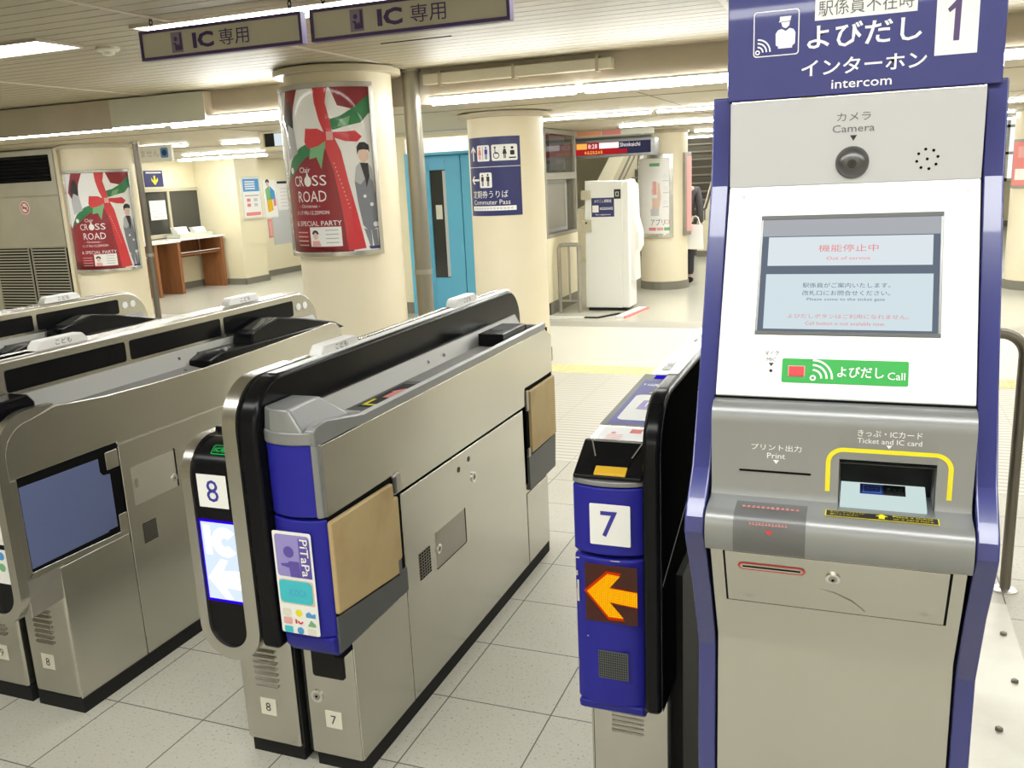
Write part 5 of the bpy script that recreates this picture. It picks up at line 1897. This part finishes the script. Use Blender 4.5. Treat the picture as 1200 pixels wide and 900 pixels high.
hd = part('hood', b, t)
b = MB()
b.box(-0.0195, 0.1095, 1.412, 1.4195, 1.0065, 1.072, 'grey_dark')
b.box(-0.0195, -0.0185, 1.34, 1.412, 1.0065, 1.070, 'grey_dark')
b.box(0.1085, 0.1095, 1.34, 1.412, 1.0065, 1.070, 'grey_dark')
b.box(-0.0185, 0.1085, 1.34, 1.412, 1.0685, 1.0695, 'grey_dark')
rc = part('card_recess', b, hd)
b = MB()
b.prism('x', [(1.322, 1.0065), (1.322, 1.010), (1.405, 1.026), (1.411, 1.0065)], -0.017, 0.100, 'pad_lit')
pd = part('card_pad', b, rc)
K = Flat((0.040, 1.372, 1.0198), (1, 0, 0), (0, 0.983, 0.19))
b = MB()
b.rect(K, -0.030, 0.033, -0.015, 0.015, 'ink_blue', 0.0006)
b.rect(K, 0.003, 0.033, -0.015, 0.015, 'ink', 0.0009)
b.border(K, -0.026, 0.000, -0.011, 0.011, 0.0018, 'sky_print', 0.0012)
b.text(K, 'カード', -0.013, 0, 0.008, 'sky_print', 0.0016, 0.018)
b.text(K, 'きっぷ', 0.018, 0.001, 0.008, 'green_light', 0.0016, 0.022)
part('pad_label', b, pd)
S = Flat((0, 1.3342, 1.010), (1, 0, 0), (0, 1.3262 - 1.3342, 0.115))
b = MB()
yw = 0.0065
b.rect(S, -0.0385, -0.0385 + yw, 0.016, 0.062, 'yellow', 0.0008)
b.rect(S, 0.1245, 0.1245 + yw, 0.016, 0.062, 'yellow', 0.0008)
b.rect(S, -0.0142, 0.1067, 0.0798, 0.0798 + yw, 'yellow', 0.0008)
b.arc(S, -0.01405, 0.06185, 0.0212, yw, 90, 180, 'yellow', 0.0008)
b.arc(S, 0.10655, 0.06185, 0.0212, yw, 0, 90, 'yellow', 0.0008)
part('yellow_surround', b, hd)
b = MB()
b.text(S, 'プリント出力', -0.109, 0.0795, 0.0100, 'white', 0.0008, 0.072)
b.text(S, 'Print', -0.109, 0.0665, 0.0088, 'white', 0.0008, 0.026)
b.shape(S, [(-0.1135, 0.0598), (-0.109, 0.0535), (-0.1045, 0.0598)], 'white', 0.0008)
part('lettering', b, hd)
b = MB()
b.text(S, 'きっぷ・ICカード', 0.046, 0.1105, 0.0100, 'white', 0.0008, 0.085)
b.text(S, 'Ticket and IC card', 0.046, 0.0990, 0.0078, 'white', 0.0008, 0.085)
b.shape(S, [(0.042, 0.0935), (0.046, 0.0885), (0.050, 0.0935)], 'white', 0.0008)
part('lettering', b, hd)
b = MB()
b.rrect(S, -0.163, -0.0585, 0.0385, 0.0420, 0.0017, 'gap', 0.0008)
part('print_slot', b, hd)
LT = Flat((0, 1.288, 1.0034), (1, 0, 0), (0, 1, 0.05))
b = MB()
b.rect(LT, -0.036, 0.1145, 0.000, 0.0215, 'yellow', 0.0008)
b.rect(LT, -0.0345, 0.113, 0.0015, 0.020, 'ink', 0.0012)
b.text(LT, 'きっぷ・カードをここに', -0.006, 0.0148, 0.0045, 'yellow', 0.0018, 0.046)
b.text(LT, '置いてください', -0.010, 0.0068, 0.0045, 'yellow', 0.0018, 0.038)
b.shape(LT, [(0.036, 0.003), (0.036, 0.011), (0.0315, 0.011), (0.040, 0.019), (0.0485, 0.011), (0.044, 0.011), (0.044, 0.003)], 'yellow', 0.0018)
b.text(LT, 'Place a ticket', 0.081, 0.0148, 0.0050, 'yellow', 0.0018, 0.052)
b.text(LT, 'or a card here', 0.081, 0.0068, 0.0050, 'yellow', 0.0018, 0.052)
part('instruction_label', b, hd)
LF = Flat((0, 1.2652, 0.950), (1, 0, 0), (0, -0.0002, 1))
b = MB()
M['clear_grey'] = mat('greyed_film', (0.13, 0.13, 0.13), 0.35, alpha=0.5)
film = [(1.314, 1.0066), (1.300, 1.0052), (1.290, 1.0045), (1.2772, 1.0008), (1.2680, 0.9926), (1.2639, 0.980), (1.2648, 0.955), (1.2705, 0.9413)]
vs, fs = [], []
for (yy, zz) in film:
    vs += [(-0.163, yy - 0.0006, zz), (-0.061, yy - 0.0006, zz)]
for i in range(len(film) - 1):
    fs.append((2 * i + 1, 2 * i, 2 * i + 2, 2 * i + 3))
b.add(vs, fs, 'clear_grey')
b.marks(LT, -0.153, -0.070, 0.006, 0.0090, 'red_soft', 0.0024, 12)
b.marks(LF, -0.140, -0.085, 0.0415, 0.0050, 'red_soft', 0.0020, 12)
b.shape(LF, [(-0.117, 0.032), (-0.1115, 0.024), (-0.106, 0.032)], 'red', 0.0020)
part('film_label', b, hd)
# white tilted panel
A0, A1 = Vector((0, 1.360, 1.157)), Vector((0, 1.500, 1.468))
WP = Flat(A0, (1, 0, 0), A1 - A0)
WL = (A1 - A0).length
b = MB()
slab(b, WP, KX0 + 0.001, KX1 - 0.001, 0.002, WL + 0.0005, -0.025, 0.0, 'white')
wp = part('front_panel', b, t, 0.0025)
b = MB()
slab(b, WP, KX0 - 0.001, KX1 + 0.001, -0.006, 0.002, -0.03, -0.004, 'gap')
part('shadow_gap', b, t)
b = MB()
slab(b, WP, -0.151, 0.1095, 0.099, 0.105, -0.004, 0.0014, 'grey_dark')
slab(b, WP, -0.151, 0.1095, 0.284, 0.291, -0.004, 0.0014, 'grey_dark')
slab(b, WP, -0.151, -0.1475, 0.105, 0.284, -0.004, 0.0014, 'silver_paint')
slab(b, WP, 0.1055, 0.1095, 0.105, 0.284, -0.004, 0.0014, 'silver_paint')
bz = part('screen_bezel', b, wp, 0.0006)
b = MB()
b.rect(WP, -0.1475, 0.1055, 0.105, 0.284, 'screen_bg', 0.0003)
b.rect(WP, -0.1475, 0.1055, 0.257, 0.284, 'screen_top', 0.0005)
b.rect(WP, -0.138, 0.096, 0.209, 0.2555, 'screen', 0.0007)
b.rect(WP, -0.139, 0.0975, 0.1085, 0.1955, 'screen_lo', 0.0007)
b.text(WP, '機能停止中', -0.021, 0.2365, 0.0115, 'scr_red', 0.0011, 0.085)
b.text(WP, 'Out of service', -0.0205, 0.2205, 0.0052, 'scr_red', 0.0011, 0.062)
b.text(WP, '駅係員がご案内いたします。', -0.022, 0.1775, 0.0078, 'scr_ink', 0.0011, 0.124)
b.text(WP, '改札口にお問合せください。', -0.022, 0.1655, 0.0078, 'scr_ink', 0.0011, 0.124)
b.text(WP, 'Please come to the ticket gate', -0.022, 0.1550, 0.0056, 'scr_ink', 0.0011, 0.110)
b.text(WP, 'よびだしボタンはご利用になれません。', -0.0185, 0.1290, 0.0070, 'scr_red', 0.0011, 0.170)
b.text(WP, 'Call button is not available now.', -0.0215, 0.1180, 0.0056, 'scr_red', 0.0011, 0.112)
part('screen', b, wp)
b = MB()
b.rrect(WP, -0.1075, 0.0685, 0.0255, 0.0625, 0.0025, 'call_green', 0.0008)
for r, wd in ((0.012, 0.0028), (0.0195, 0.0028), (0.027, 0.0028)):
    b.arc(WP, -0.0625, 0.0335, r, wd, -2, 92, 'white', 0.0014)
b.ring(WP, -0.0625, 0.0335, 0.0033, 0.0022, 'white', 0.0014, 16)
b.text(WP, 'よびだし', 0.0035, 0.0440, 0.0165, 'white', 0.0014, 0.064, bold=0.012)
b.text(WP, 'Call', 0.0525, 0.0400, 0.0110, 'white', 0.0014, 0.0235)
cp = part('call_plate', b, wp)
b = MB()
slab(b, WP, -0.0985, -0.0740, 0.0340, 0.0515, 0.0, 0.002, 'pink')
slab(b, WP, -0.0970, -0.0755, 0.0355, 0.0500, 0.002, 0.0042, 'red')
part('call_button', b, cp, 0.0008)
b = MB()
b.text(WP, 'マイク', -0.1235, 0.0700, 0.0074, 'ink', 0.0008, 0.021)
b.text(WP, 'MIC', -0.1235, 0.0600, 0.0058, 'ink', 0.0008, 0.014)
b.shape(WP, [(-0.1275, 0.0550), (-0.1235, 0.0490), (-0.1195, 0.0550)], 'ink', 0.0008)
b.disc(WP, -0.1235, 0.0425, 0.0026, 'ink', 0.0008, seg=14)
part('microphone', b, wp)
for a in (-0.181, 0.1405):
    b = MB()
    b.disc3(WP.pt(a, 0.3235, 0), WP.n, 0.0028, 'steel_dull', 12, 0.001)
    part('screw', b, wp)
M['camera_grey'] = mat('camera_panel_grey', (0.47, 0.47, 0.475), 0.45, 0.1)
# upright camera panel
b = MB()
b.box(KX0 + 0.001, KX1 - 0.001, 1.4997, 1.525, 1.4678, 1.597, 'camera_grey')
cpn = part('camera_panel', b, t, 0.001)
for k in cpn.data.materials:
    pass
CP = FrontF(0, 1.4997, 1.468)
b = MB()
b.text(CP, 'カメラ', -0.021, 0.0985, 0.0120, 'ink_grey', 0.0008, 0.048)
b.text(CP, 'Camera', -0.021, 0.0815, 0.0110, 'ink_grey', 0.0008, 0.060)
b.shape(CP, [(-0.0255, 0.0712), (-0.0205, 0.0628), (-0.0155, 0.0712)], 'ink', 0.0008)
part('lettering', b, cpn)
b = MB()
cz = 1.468 + 0.031
prof = [(0.0245, 0.0), (0.0235, 0.004), (0.019, 0.010), (0.012, 0.014), (0.005, 0.0155), (0.0, 0.016)]
vs, fs = [], []
SEG = 28
for r, d in prof[:-1]:
    for k in range(SEG):
        q = 2 * PI * k / SEG
        vs.append((-0.021 + r * math.cos(q), 1.5005 - d, cz + r * math.sin(q)))
for i in range(len(prof) - 2):
    for k in range(SEG):
        l = (k + 1) % SEG
        fs.append((i * SEG + k, i * SEG + l, (i + 1) * SEG + l, (i + 1) * SEG + k))
fs.append([(len(prof) - 2) * SEG + k for k in range(SEG)])
b.add(vs, fs, 'dome')
ln = part('camera_dome', b, cpn)
M['lens_glass'] = mat('lens_glass', (0.03, 0.03, 0.03), 0.08, 0.3)
b = MB()
b.disc3((-0.021, 1.5005 - 0.0150, cz - 0.002), (0, -1, 0), 0.0065, 'lens_glass', 16, 0.002)
b.ring(FrontF(-0.021, 1.5005 - 0.0172, cz - 0.002), 0, 0, 0.0045, 0.0015, 'ink', 0.0004, 16)
part('lens', b, ln)
b = MB()
SPK = FrontF(0.0835, 1.4997, cz)
b.disc(SPK, 0, 0, 0.0022, 'gap', 0.0006, seg=12)
for k in range(8):
    q = 2 * PI * k / 8 + 0.2
    b.disc(SPK, 0.0145 * math.cos(q), 0.0145 * math.sin(q), 0.0022, 'gap', 0.0006, seg=12)
part('speaker_holes', b, cpn)
# header board
b = MB()
hp = rpoly(-0.2135, 0.1795, 1.50, 1.815, 0.048, 8)
hp = [p for p in hp if p[1] > 1.7] + [(-0.2135, 1.602), (0.1795, 1.602)]
b.prism('y', hp, 1.532, 1.552, 'blue_dark')
hb = part('header_board', b, t, 0.002)
HB = FrontF(0, 1.532, 0)
b = MB()
b.rrect(HB, -0.174, -0.1055, 1.6665, 1.7335, 0.005, 'white', 0.0008)
b.rrect(HB, -0.1725, -0.107, 1.668, 1.732, 0.004, 'blue_dark', 0.0012)
ox, oz = -0.1675, 1.6735
b.ring(HB, ox, oz, 0.0028, 0.0018, 'white', 0.0016, 16)
for r in (0.008, 0.0135, 0.019):
    b.arc(HB, ox, oz, r, 0.0022, 0, 90, 'white', 0.0016)
fx = -0.1265
b.shape(HB, [(fx - 0.008, 1.7235), (fx + 0.009, 1.7235), (fx + 0.0075, 1.7165), (fx - 0.006, 1.7160), (fx - 0.0095, 1.7150), (fx - 0.008, 1.7185)], 'white', 0.0016)
b.shape(HB, [(fx - 0.006, 1.7150), (fx + 0.007, 1.7155), (fx + 0.006, 1.7095), (fx + 0.001, 1.7060), (fx - 0.004, 1.7085)], 'white', 0.0016)
b.shape(HB, [(fx - 0.005, 1.7055), (fx + 0.001, 1.7020), (fx + 0.007, 1.7060), (fx + 0.0125, 1.7040), (fx + 0.0155, 1.6990), (fx + 0.0150, 1.6830), (fx + 0.0110, 1.6800), (fx + 0.011, 1.6770), (fx - 0.010, 1.6770), (fx - 0.010, 1.6800), (fx - 0.0135, 1.6820), (fx - 0.0140, 1.6990), (fx - 0.0105, 1.7040)], 'white', 0.0016)
part('pictogram', b, hb)
b = MB()
b.rect(HB, -0.083, 0.0605, 1.7125, 1.745, 'white_label', 0.0008)
b.text(HB, '駅係員不在時', -0.011, 1.7290, 0.0225, 'ink_grey', 0.0014, 0.134)
part('paper_strip', b, hb)
b = MB()
b.text(HB, 'よびだし', -0.0125, 1.6890, 0.0350, 'white', 0.0010, 0.162, bold=0.014)
b.text(HB, 'インターホン', -0.0120, 1.6440, 0.0240, 'white', 0.0010, 0.178, bold=0.012)
b.text(HB, 'intercom', -0.0130, 1.6175, 0.0130, 'white', 0.0010, 0.086, bold=0.006)
part('lettering', b, hb)
b = MB()
b.rect(HB, 0.0865, 0.1430, 1.6470, 1.745, 'white_label', 0.0008)
part('number_card', b, hb)
b = MB()
b.shape(HB, [(0.1105, 1.6660), (0.1185, 1.6660), (0.1195, 1.7235), (0.1135, 1.7235), (0.1010, 1.7105), (0.1040, 1.7055), (0.1112, 1.7110)], 'purple', 0.0014)
part('number', b, hb)

# ================================================================== RIGHT SIDE AND FAR BACKGROUND
t = thing('guard_rail', 'bent dark steel rail standing on the floor behind the right side of the kiosk', 'rail', (0.3, 3.325, 0))
b = MB()
pth = [(0.05, 3.325, 0), (0.05, 3.325, 0.85)] + [(0.05 + 0.07 * (1 - math.cos(q)), 3.325, 0.85 + 0.07 * math.sin(q)) for q in [PI / 2 * k / 6 for k in range(1, 7)]] + [(0.44 + 0.075 * math.sin(q), 3.325, 0.92 - 0.075 * (1 - math.cos(q))) for q in [PI / 2 * k / 8 for k in range(9)]] + [(0.515, 3.325, 0)]
b.tube(pth, 0.018, 'bronze', 16)
part('tube', b, t)
for x in (0.05, 0.515):
    b = MB()
    b.tube([(x, 3.325, 0), (x, 3.325, 0.006), (x, 3.325, 0.012)], [0.042, 0.042, 0.026], 'steel_light', 24)
    part('base_flange', b, t)

t = thing('floor_plate', 'worn pale metal cover plate bolted to the floor to the right of the kiosk', 'plate', (0.35, 2.6, 0))
b = MB()
b.box(0.22, 0.505, 1.85, 3.2, 0, 0.004, 'plate')
part('plate', b, t)
for x, yy in ((0.468, 2.975), (0.462, 2.685), (0.39, 2.42), (0.49, 2.40), (0.27, 2.95), (0.27, 2.4)):
    b = MB()
    b.tube([(x, yy, 0.004), (x, yy, 0.010), (x, yy, 0.013)], [0.010, 0.010, 0.006], 'bronze', 14)
    part('bolt', b, t)

# tactile strip
b = MB()
b.box(-9.0, 4.5, 6.49, 6.75, 0.0, 0.004, 'tactile')
x = -4.0
while x < 1.2:
    for k in range(4):
        b.box(x, x + 0.05, 6.515 + 0.062 * k, 6.545 + 0.062 * k, 0.004, 0.0075, 'tactile')
    x += 0.065
single('tactile_strip', b, 'pale yellow tactile paving strip crossing the floor beyond the gates', 'paving', (-2.0, 6.6, 0))

# glazed showcase in the middle block
M['case_glass'] = glass_material(1.75)
t = thing('display_case', 'dark glazed showcase with steel trim in the cream wall behind the navy sign column', 'display case', (-3.4, 9.8, 0.83))
b = MB()
for q in ((9.27, 10.40, 0.832, 0.868), (9.27, 10.40, 1.945, 1.995), (9.27, 9.31, 0.868, 1.945), (10.36, 10.40, 0.868, 1.945), (9.31, 10.36, 1.455, 1.53)):
    b.box(-3.235, -3.195, q[0], q[1], q[2], q[3], 'vent_steel')
part('steel_trim', b, t, 0.004)
b = MB()
b.box(-3.56, -3.55, 9.29, 10.38, 0.85, 1.98, 'grey_dark')
b.box(-3.55, -3.24, 9.29, 9.30, 0.85, 1.98, 'skirt')
b.box(-3.55, -3.24, 10.37, 10.38, 0.85, 1.98, 'skirt')
b.box(-3.55, -3.24, 9.30, 10.37, 0.85, 0.86, 'skirt')
part('interior', b, t)
b = MB()
b.box(-3.32, -3.305, 9.33, 10.34, 0.87, 1.45, 'paper_grey')
b.box(-3.33, -3.305, 9.75, 10.30, 1.56, 1.94, 'grey_dark')
F = RightF(-3.305, 9.35, 0.88)
b.rect(F, 0.04, 0.93, 0.03, 0.54, 'vent_steel', 0.001)
part('back_board', b, t)
for z0, z1 in ((0.868, 1.455), (1.53, 1.945)):
    b = MB()
    b.box(-3.222, -3.216, 9.31, 10.36, z0, z1, 'case_glass')
    part('glass_pane', b, t)

# white machine with its rail and floor ramp
t = thing('white_machine', 'tall white boxy machine with a small navy label, standing before the slim far column', 'machine', (-2.68, 9.75, 0))
b = MB()
b.prism('y', [(-2.885, 0.035), (-2.46, 0.035), (-2.445, 1.41), (-2.868, 1.425)], 9.62, 9.95, 'machine')
bd = part('body', b, t, 0.008)
b = MB()
b.prism('x', [(9.625, 0.035), (9.95, 0.035), (9.95, 1.425), (9.625, 1.41)], -2.46, -2.38, 'machine')
b.prism('y', [(-2.40, 0.30), (-2.33, 0.33), (-2.335, 0.62), (-2.29, 0.70), (-2.29, 0.86), (-2.335, 1.02), (-2.345, 1.36), (-2.40, 1.42)], 9.70, 9.95, 'machine')
part('side_cover', b, t, 0.012)
b = MB()
b.box(-2.86, -2.42, 9.64, 9.94, 0.0, 0.035, 'rubber')
part('foot', b, t)
F = FrontF(0, 9.62, 0)
b = MB()
b.rect(F, -2.795, -2.54, 1.035, 1.24, 'navy', 0.002)
b.rect(F, -2.785, -2.715, 1.085, 1.16, 'white', 0.004)
b.text(F, 'のりこし精算機', -2.665, 1.205, 0.034, 'white', 0.004, 0.19)
b.marks(F, -2.70, -2.55, 1.125, 0.034, 'white', 0.004, 8)
b.text(F, 'Fare adjustment', -2.665, 1.058, 0.022, 'white', 0.004, 0.17)
part('label', b, t)
b = MB()
b.box(-2.535, -2.465, 9.600, 9.62, 1.225, 1.325, 'ink')
b.border(FrontF(0, 9.600, 0), -2.518, -2.482, 1.25, 1.30, 0.008, 'paper_grey', 0.001)
part('card_reader', b, t)
for z0, z1 in ((1.225, 1.325), (0.87, 1.005)):
    b = MB()
    b.box(-2.905, -2.80, 9.585, 9.62, z0, z1, 'beige_box')
    if z0 < 1:
        b.disc3((-2.85, 9.585, z1 - 0.03), (0, -1, 0), 0.012, 'ink', 10, 0.004)
    part('control_box', b, t, 0.004)

t = thing('guard_rail', 'low steel tube rail between the showcase wall and the white machine', 'rail', (-3.02, 9.46, 0))
b = MB()
b.tube([(-3.135, 9.46, 0), (-3.135, 9.46, 0.72), (-3.118, 9.46, 0.745), (-3.09, 9.46, 0.752), (-2.91, 9.46, 0.752)], 0.021, 'steel_dull', 12)
part('tube', b, t)
b = MB()
b.tube([(-2.91, 9.46, 0), (-2.91, 9.46, 0.752)], 0.021, 'steel_dull', 12)
part('post', b, t)
b = MB()
b.tube([(-3.02, 9.46, 0.13), (-3.02, 9.46, 0.745)], 0.012, 'steel_dull', 10)
part('bar', b, t)
b = MB()
b.tube([(-3.135, 9.46, 0.13), (-2.91, 9.46, 0.13)], 0.014, 'steel_dull', 10)
part('bottom_rail', b, t)

b = MB()
b.box(-3.15, -2.75, 9.08, 9.12, 0, 0.012, 'white_label')
b.box(-2.75, -2.60, 9.08, 9.12, 0, 0.012, 'rubber')
b.prism('z', [(-2.60, 9.08), (-2.42, 9.40), (-2.46, 9.42), (-2.62, 9.12)], 0, 0.012, 'rubber')
single('cable_cover', b, 'thin white and black strip lying on the floor before the white machine', 'cable cover', (-2.9, 9.1, 0))
b = MB()
b.prism('z', [(-2.42, 9.12), (-2.33, 9.12), (-2.24, 9.80), (-2.33, 9.80)], 0, 0.022, 'white_label')
b.prism('z', [(-2.328, 9.12), (-2.30, 9.12), (-2.21, 9.80), (-2.238, 9.80)], 0, 0.018, 'red_soft')
single('floor_ramp', b, 'white and red edged strip on the floor at the right foot of the white machine', 'ramp', (-2.3, 9.4, 0))

# departure board
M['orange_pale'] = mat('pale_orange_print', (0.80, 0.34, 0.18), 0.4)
t = thing('departure_board', 'red and orange lit departure board hanging above the white machine', 'departure board', (-2.85, 10.6, 1.7))
b = MB()
b.box(-3.45, -2.30, 10.61, 10.80, 1.685, 1.885, 'silver_paint')
part('case', b, t, 0.004)
b = MB()
F = FrontF(-3.25, 10.609, 1.70)
b.rect(F, -0.15, 0.90, 0.015, 0.155, 'led_redbg', 0.001)
b.rect(F, 0.50, 0.90, 0.015, 0.155, 'led_navy', 0.002)
b.rect(F, 0.0, 0.13, 0.085, 0.150, 'led_amber', 0.003)
b.rect(F, 0.0, 0.50, 0.015, 0.075, 'led_redbg', 0.003)
b.text(F, '8:28', 0.20, 0.115, 0.05, 'led_boardwhite', 0.004, 0.11)
b.rect(F, 0.28, 0.52, 0.085, 0.150, 'led_boardwhite', 0.003)
b.text(F, 'Shinkaichi', 0.655, 0.118, 0.045, 'led_boardwhite', 0.004, 0.24)
b.marks(F, 0.10, 0.33, 0.045, 0.042, 'led_amber', 0.004, 7)
b.rect(F, 0.34, 0.62, 0.02, 0.07, 'led_redbg', 0.003)
part('lit_face', b, t)
b = MB()
b.box(-3.40, -2.35, 10.66, 10.74, 1.885, 1.915, 'grey_dark')
b.box(-3.3, -3.26, 10.68, 10.72, 1.915, 2.0, 'steel_dull')
b.box(-2.5, -2.46, 10.68, 10.72, 1.915, 2.0, 'steel_dull')
part('hanger', b, t)
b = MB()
b.box(-3.42, -2.32, 10.63, 10.655, 1.93, 1.995, 'beam_light')  # reflection of the board in the ceiling, painted as blocks on a panel
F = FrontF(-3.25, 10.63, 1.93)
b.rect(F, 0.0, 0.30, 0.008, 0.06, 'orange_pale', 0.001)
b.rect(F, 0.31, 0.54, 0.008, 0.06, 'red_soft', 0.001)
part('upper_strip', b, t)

# ================================================================== PERSON BEHIND THE FAR COLUMN
def skin_body(name, joints, links, m, root=0, sub=2):
    bm = bmesh.new()
    vs = [bm.verts.new(j[:3]) for j in joints]
    for a, c in links:
        bm.edges.new((vs[a], vs[c]))
    me = bpy.data.meshes.new(name + '_cage')
    bm.to_mesh(me)
    bm.free()
    o = bpy.data.objects.new(name + '_cage', me)
    COL.objects.link(o)
    o.modifiers.new('skin', 'SKIN')
    if not me.skin_vertices:
        bpy.context.view_layer.objects.active = o
        me.attributes.new('x', 'FLOAT', 'POINT')
    for i, j in enumerate(joints):
        s = me.skin_vertices[0].data[i]
        r = j[3]
        s.radius = r if isinstance(r, tuple) else (r, r)
        s.use_root = i == root
    sm = o.modifiers.new('smooth', 'SUBSURF')
    sm.levels = sub
    sm.render_levels = sub
    bpy.context.view_layer.update()
    out = bpy.data.meshes.new_from_object(o.evaluated_get(bpy.context.evaluated_depsgraph_get()))
    bpy.data.objects.remove(o)
    bpy.data.meshes.remove(me)
    for p in out.polygons:
        p.use_smooth = True
    out.materials.clear()
    out.materials.append(M[m])
    return out

PX, PY, SCL = -2.27, 12.2, 0.92      # walks away from the camera
def J(x, y, z, r):
    return (x * SCL, y * SCL, z * SCL, tuple(q * SCL for q in r) if isinstance(r, tuple) else r * SCL)
per = thing('person', 'person in dark clothes with a white bag, half hidden behind the slim far column', 'person', (PX, PY, 0))
body = [J(0, 0, 0.90, (0.15, 0.11)), J(0, 0, 1.08, (0.135, 0.10)), J(0, 0.01, 1.28, (0.165, 0.105)), J(0, 0.0, 1.40, (0.075, 0.065)), J(0, 0.015, 1.47, (0.055, 0.055)),
        J(0, 0.02, 1.55, (0.075, 0.09)), J(0, 0.02, 1.63, (0.072, 0.088)),
        J(0.09, 0, 0.84, 0.085), J(0.095, 0.02, 0.47, 0.055), J(0.10, -0.02, 0.09, 0.04), J(0.10, 0.12, 0.045, 0.035),
        J(-0.09, 0, 0.84, 0.085), J(-0.095, 0.10, 0.48, 0.055), J(-0.10, 0.20, 0.10, 0.04), J(-0.10, 0.32, 0.05, 0.035),
        J(0.19, 0, 1.34, 0.055), J(0.235, -0.02, 1.06, 0.043), J(0.24, 0.04, 0.83, 0.032),
        J(-0.19, 0, 1.34, 0.055), J(-0.235, 0.03, 1.06, 0.043), J(-0.235, 0.10, 0.83, 0.032)]
lk = [(0, 1), (1, 2), (2, 3), (3, 4), (4, 5), (5, 6), (0, 7), (7, 8), (8, 9), (9, 10), (0, 11), (11, 12), (12, 13), (13, 14), (2, 15), (15, 16), (16, 17), (2, 18), (18, 19), (19, 20)]
for side, hx, hy in ((1, 0.24, 0.04), (-1, -0.235, 0.10)):         # palms, four fingers and a thumb
    wr = 17 if side > 0 else 20
    body.append(J(hx, hy + 0.01, 0.77, (0.026, 0.038)))
    palm = len(body) - 1
    lk.append((wr, palm))
    for k, L in enumerate((0.062, 0.072, 0.068, 0.052)):
        oy = -0.027 + 0.018 * k
        body.append(J(hx, hy + 0.01 + oy, 0.735, 0.009))
        body.append(J(hx - side * 0.012, hy + 0.015 + oy, 0.735 - L, 0.008))
        lk += [(palm, len(body) - 2), (len(body) - 2, len(body) - 1)]
    body.append(J(hx - side * 0.02, hy + 0.05, 0.755, 0.010))
    body.append(J(hx - side * 0.028, hy + 0.065, 0.715, 0.009))
    lk += [(palm, len(body) - 2), (len(body) - 2, len(body) - 1)]
bo = bpy.data.objects.new('body', skin_body('body', body, lk, 'skin'))
COL.objects.link(bo)
bo.parent = per
jk = [J(0, 0, 0.88, (0.175, 0.13)), J(0, 0, 1.06, (0.16, 0.12)), J(0, 0.01, 1.27, (0.18, 0.125)), J(0, 0.0, 1.40, (0.08, 0.07)),
      J(0.20, 0, 1.335, 0.066), J(0.245, -0.02, 1.06, 0.055), J(0.248, 0.035, 0.86, 0.045), J(-0.20, 0, 1.335, 0.066), J(-0.245, 0.03, 1.06, 0.055), J(-0.243, 0.09, 0.86, 0.045)]
jo = bpy.data.objects.new('jacket', skin_body('jacket', jk, [(0, 1), (1, 2), (2, 3), (2, 4), (4, 5), (5, 6), (2, 7), (7, 8), (8, 9)], 'cloth_grey'))
COL.objects.link(jo)
jo.parent = per
tr_ = [J(0, 0, 0.93, (0.16, 0.12)), J(0.092, 0, 0.82, 0.10), J(0.097, 0.02, 0.47, 0.07), J(0.10, -0.02, 0.10, 0.058), J(-0.092, 0, 0.82, 0.10), J(-0.097, 0.10, 0.48, 0.07), J(-0.10, 0.20, 0.12, 0.058)]
to = bpy.data.objects.new('trousers', skin_body('trousers', tr_, [(0, 1), (1, 2), (2, 3), (0, 4), (4, 5), (5, 6)], 'cloth_dark'))
COL.objects.link(to)
to.parent = per
for sx, sy, sz in ((0.10, -0.03, 0.0), (-0.10, 0.19, 0.0)):
    sh = [J(sx, sy - 0.04, sz + 0.045, 0.045), J(sx, sy + 0.05, sz + 0.042, 0.044), J(sx, sy + 0.15, sz + 0.034, 0.036)]
    so = bpy.data.objects.new('shoe', skin_body('shoe', sh, [(0, 1), (1, 2)], 'black_matte'))
    COL.objects.link(so)
    so.parent = per
hr = [J(0, 0.0, 1.49, (0.075, 0.07)), J(0, 0.0, 1.58, (0.086, 0.10)), J(0, 0.015, 1.655, (0.078, 0.095))]
ho = bpy.data.objects.new('hair', skin_body('hair', hr, [(0, 1), (1, 2)], 'hair'))
COL.objects.link(ho)
ho.parent = per
t = thing('shopping_bag', 'white bag hanging from the right hand of the person by the far column', 'bag', (PX + 0.2, PY + 0.02, 0.46))
b = MB()
x0, x1, yc = PX + 0.06, PX + 0.30, PY - 0.20
b.add([(x0, yc - 0.05, 0.47), (x1, yc - 0.05, 0.46), (x1, yc + 0.05, 0.46), (x0, yc + 0.05, 0.47), (x0 + 0.01, yc - 0.02, 0.80), (x1 - 0.01, yc - 0.025, 0.78), (x1 - 0.01, yc + 0.025, 0.78), (x0 + 0.01, yc + 0.02, 0.80)],
      [(3, 2, 1, 0), (4, 5, 6, 7), (0, 1, 5, 4), (1, 2, 6, 5), (2, 3, 7, 6), (3, 0, 4, 7)], 'white')
part('bag_body', b, t, 0.012)
for dy in (-0.02, 0.02):
    b = MB()
    b.tube([(x0 + 0.07, yc + dy, 0.785), (x0 + 0.10, yc + dy * 0.5, 0.88), (x0 + 0.135, yc + dy * 0.3, 0.90), (x0 + 0.17, yc + dy * 0.5, 0.88), (x0 + 0.20, yc + dy, 0.78)], 0.006, 'white', 8)
    part('handle', b, t)
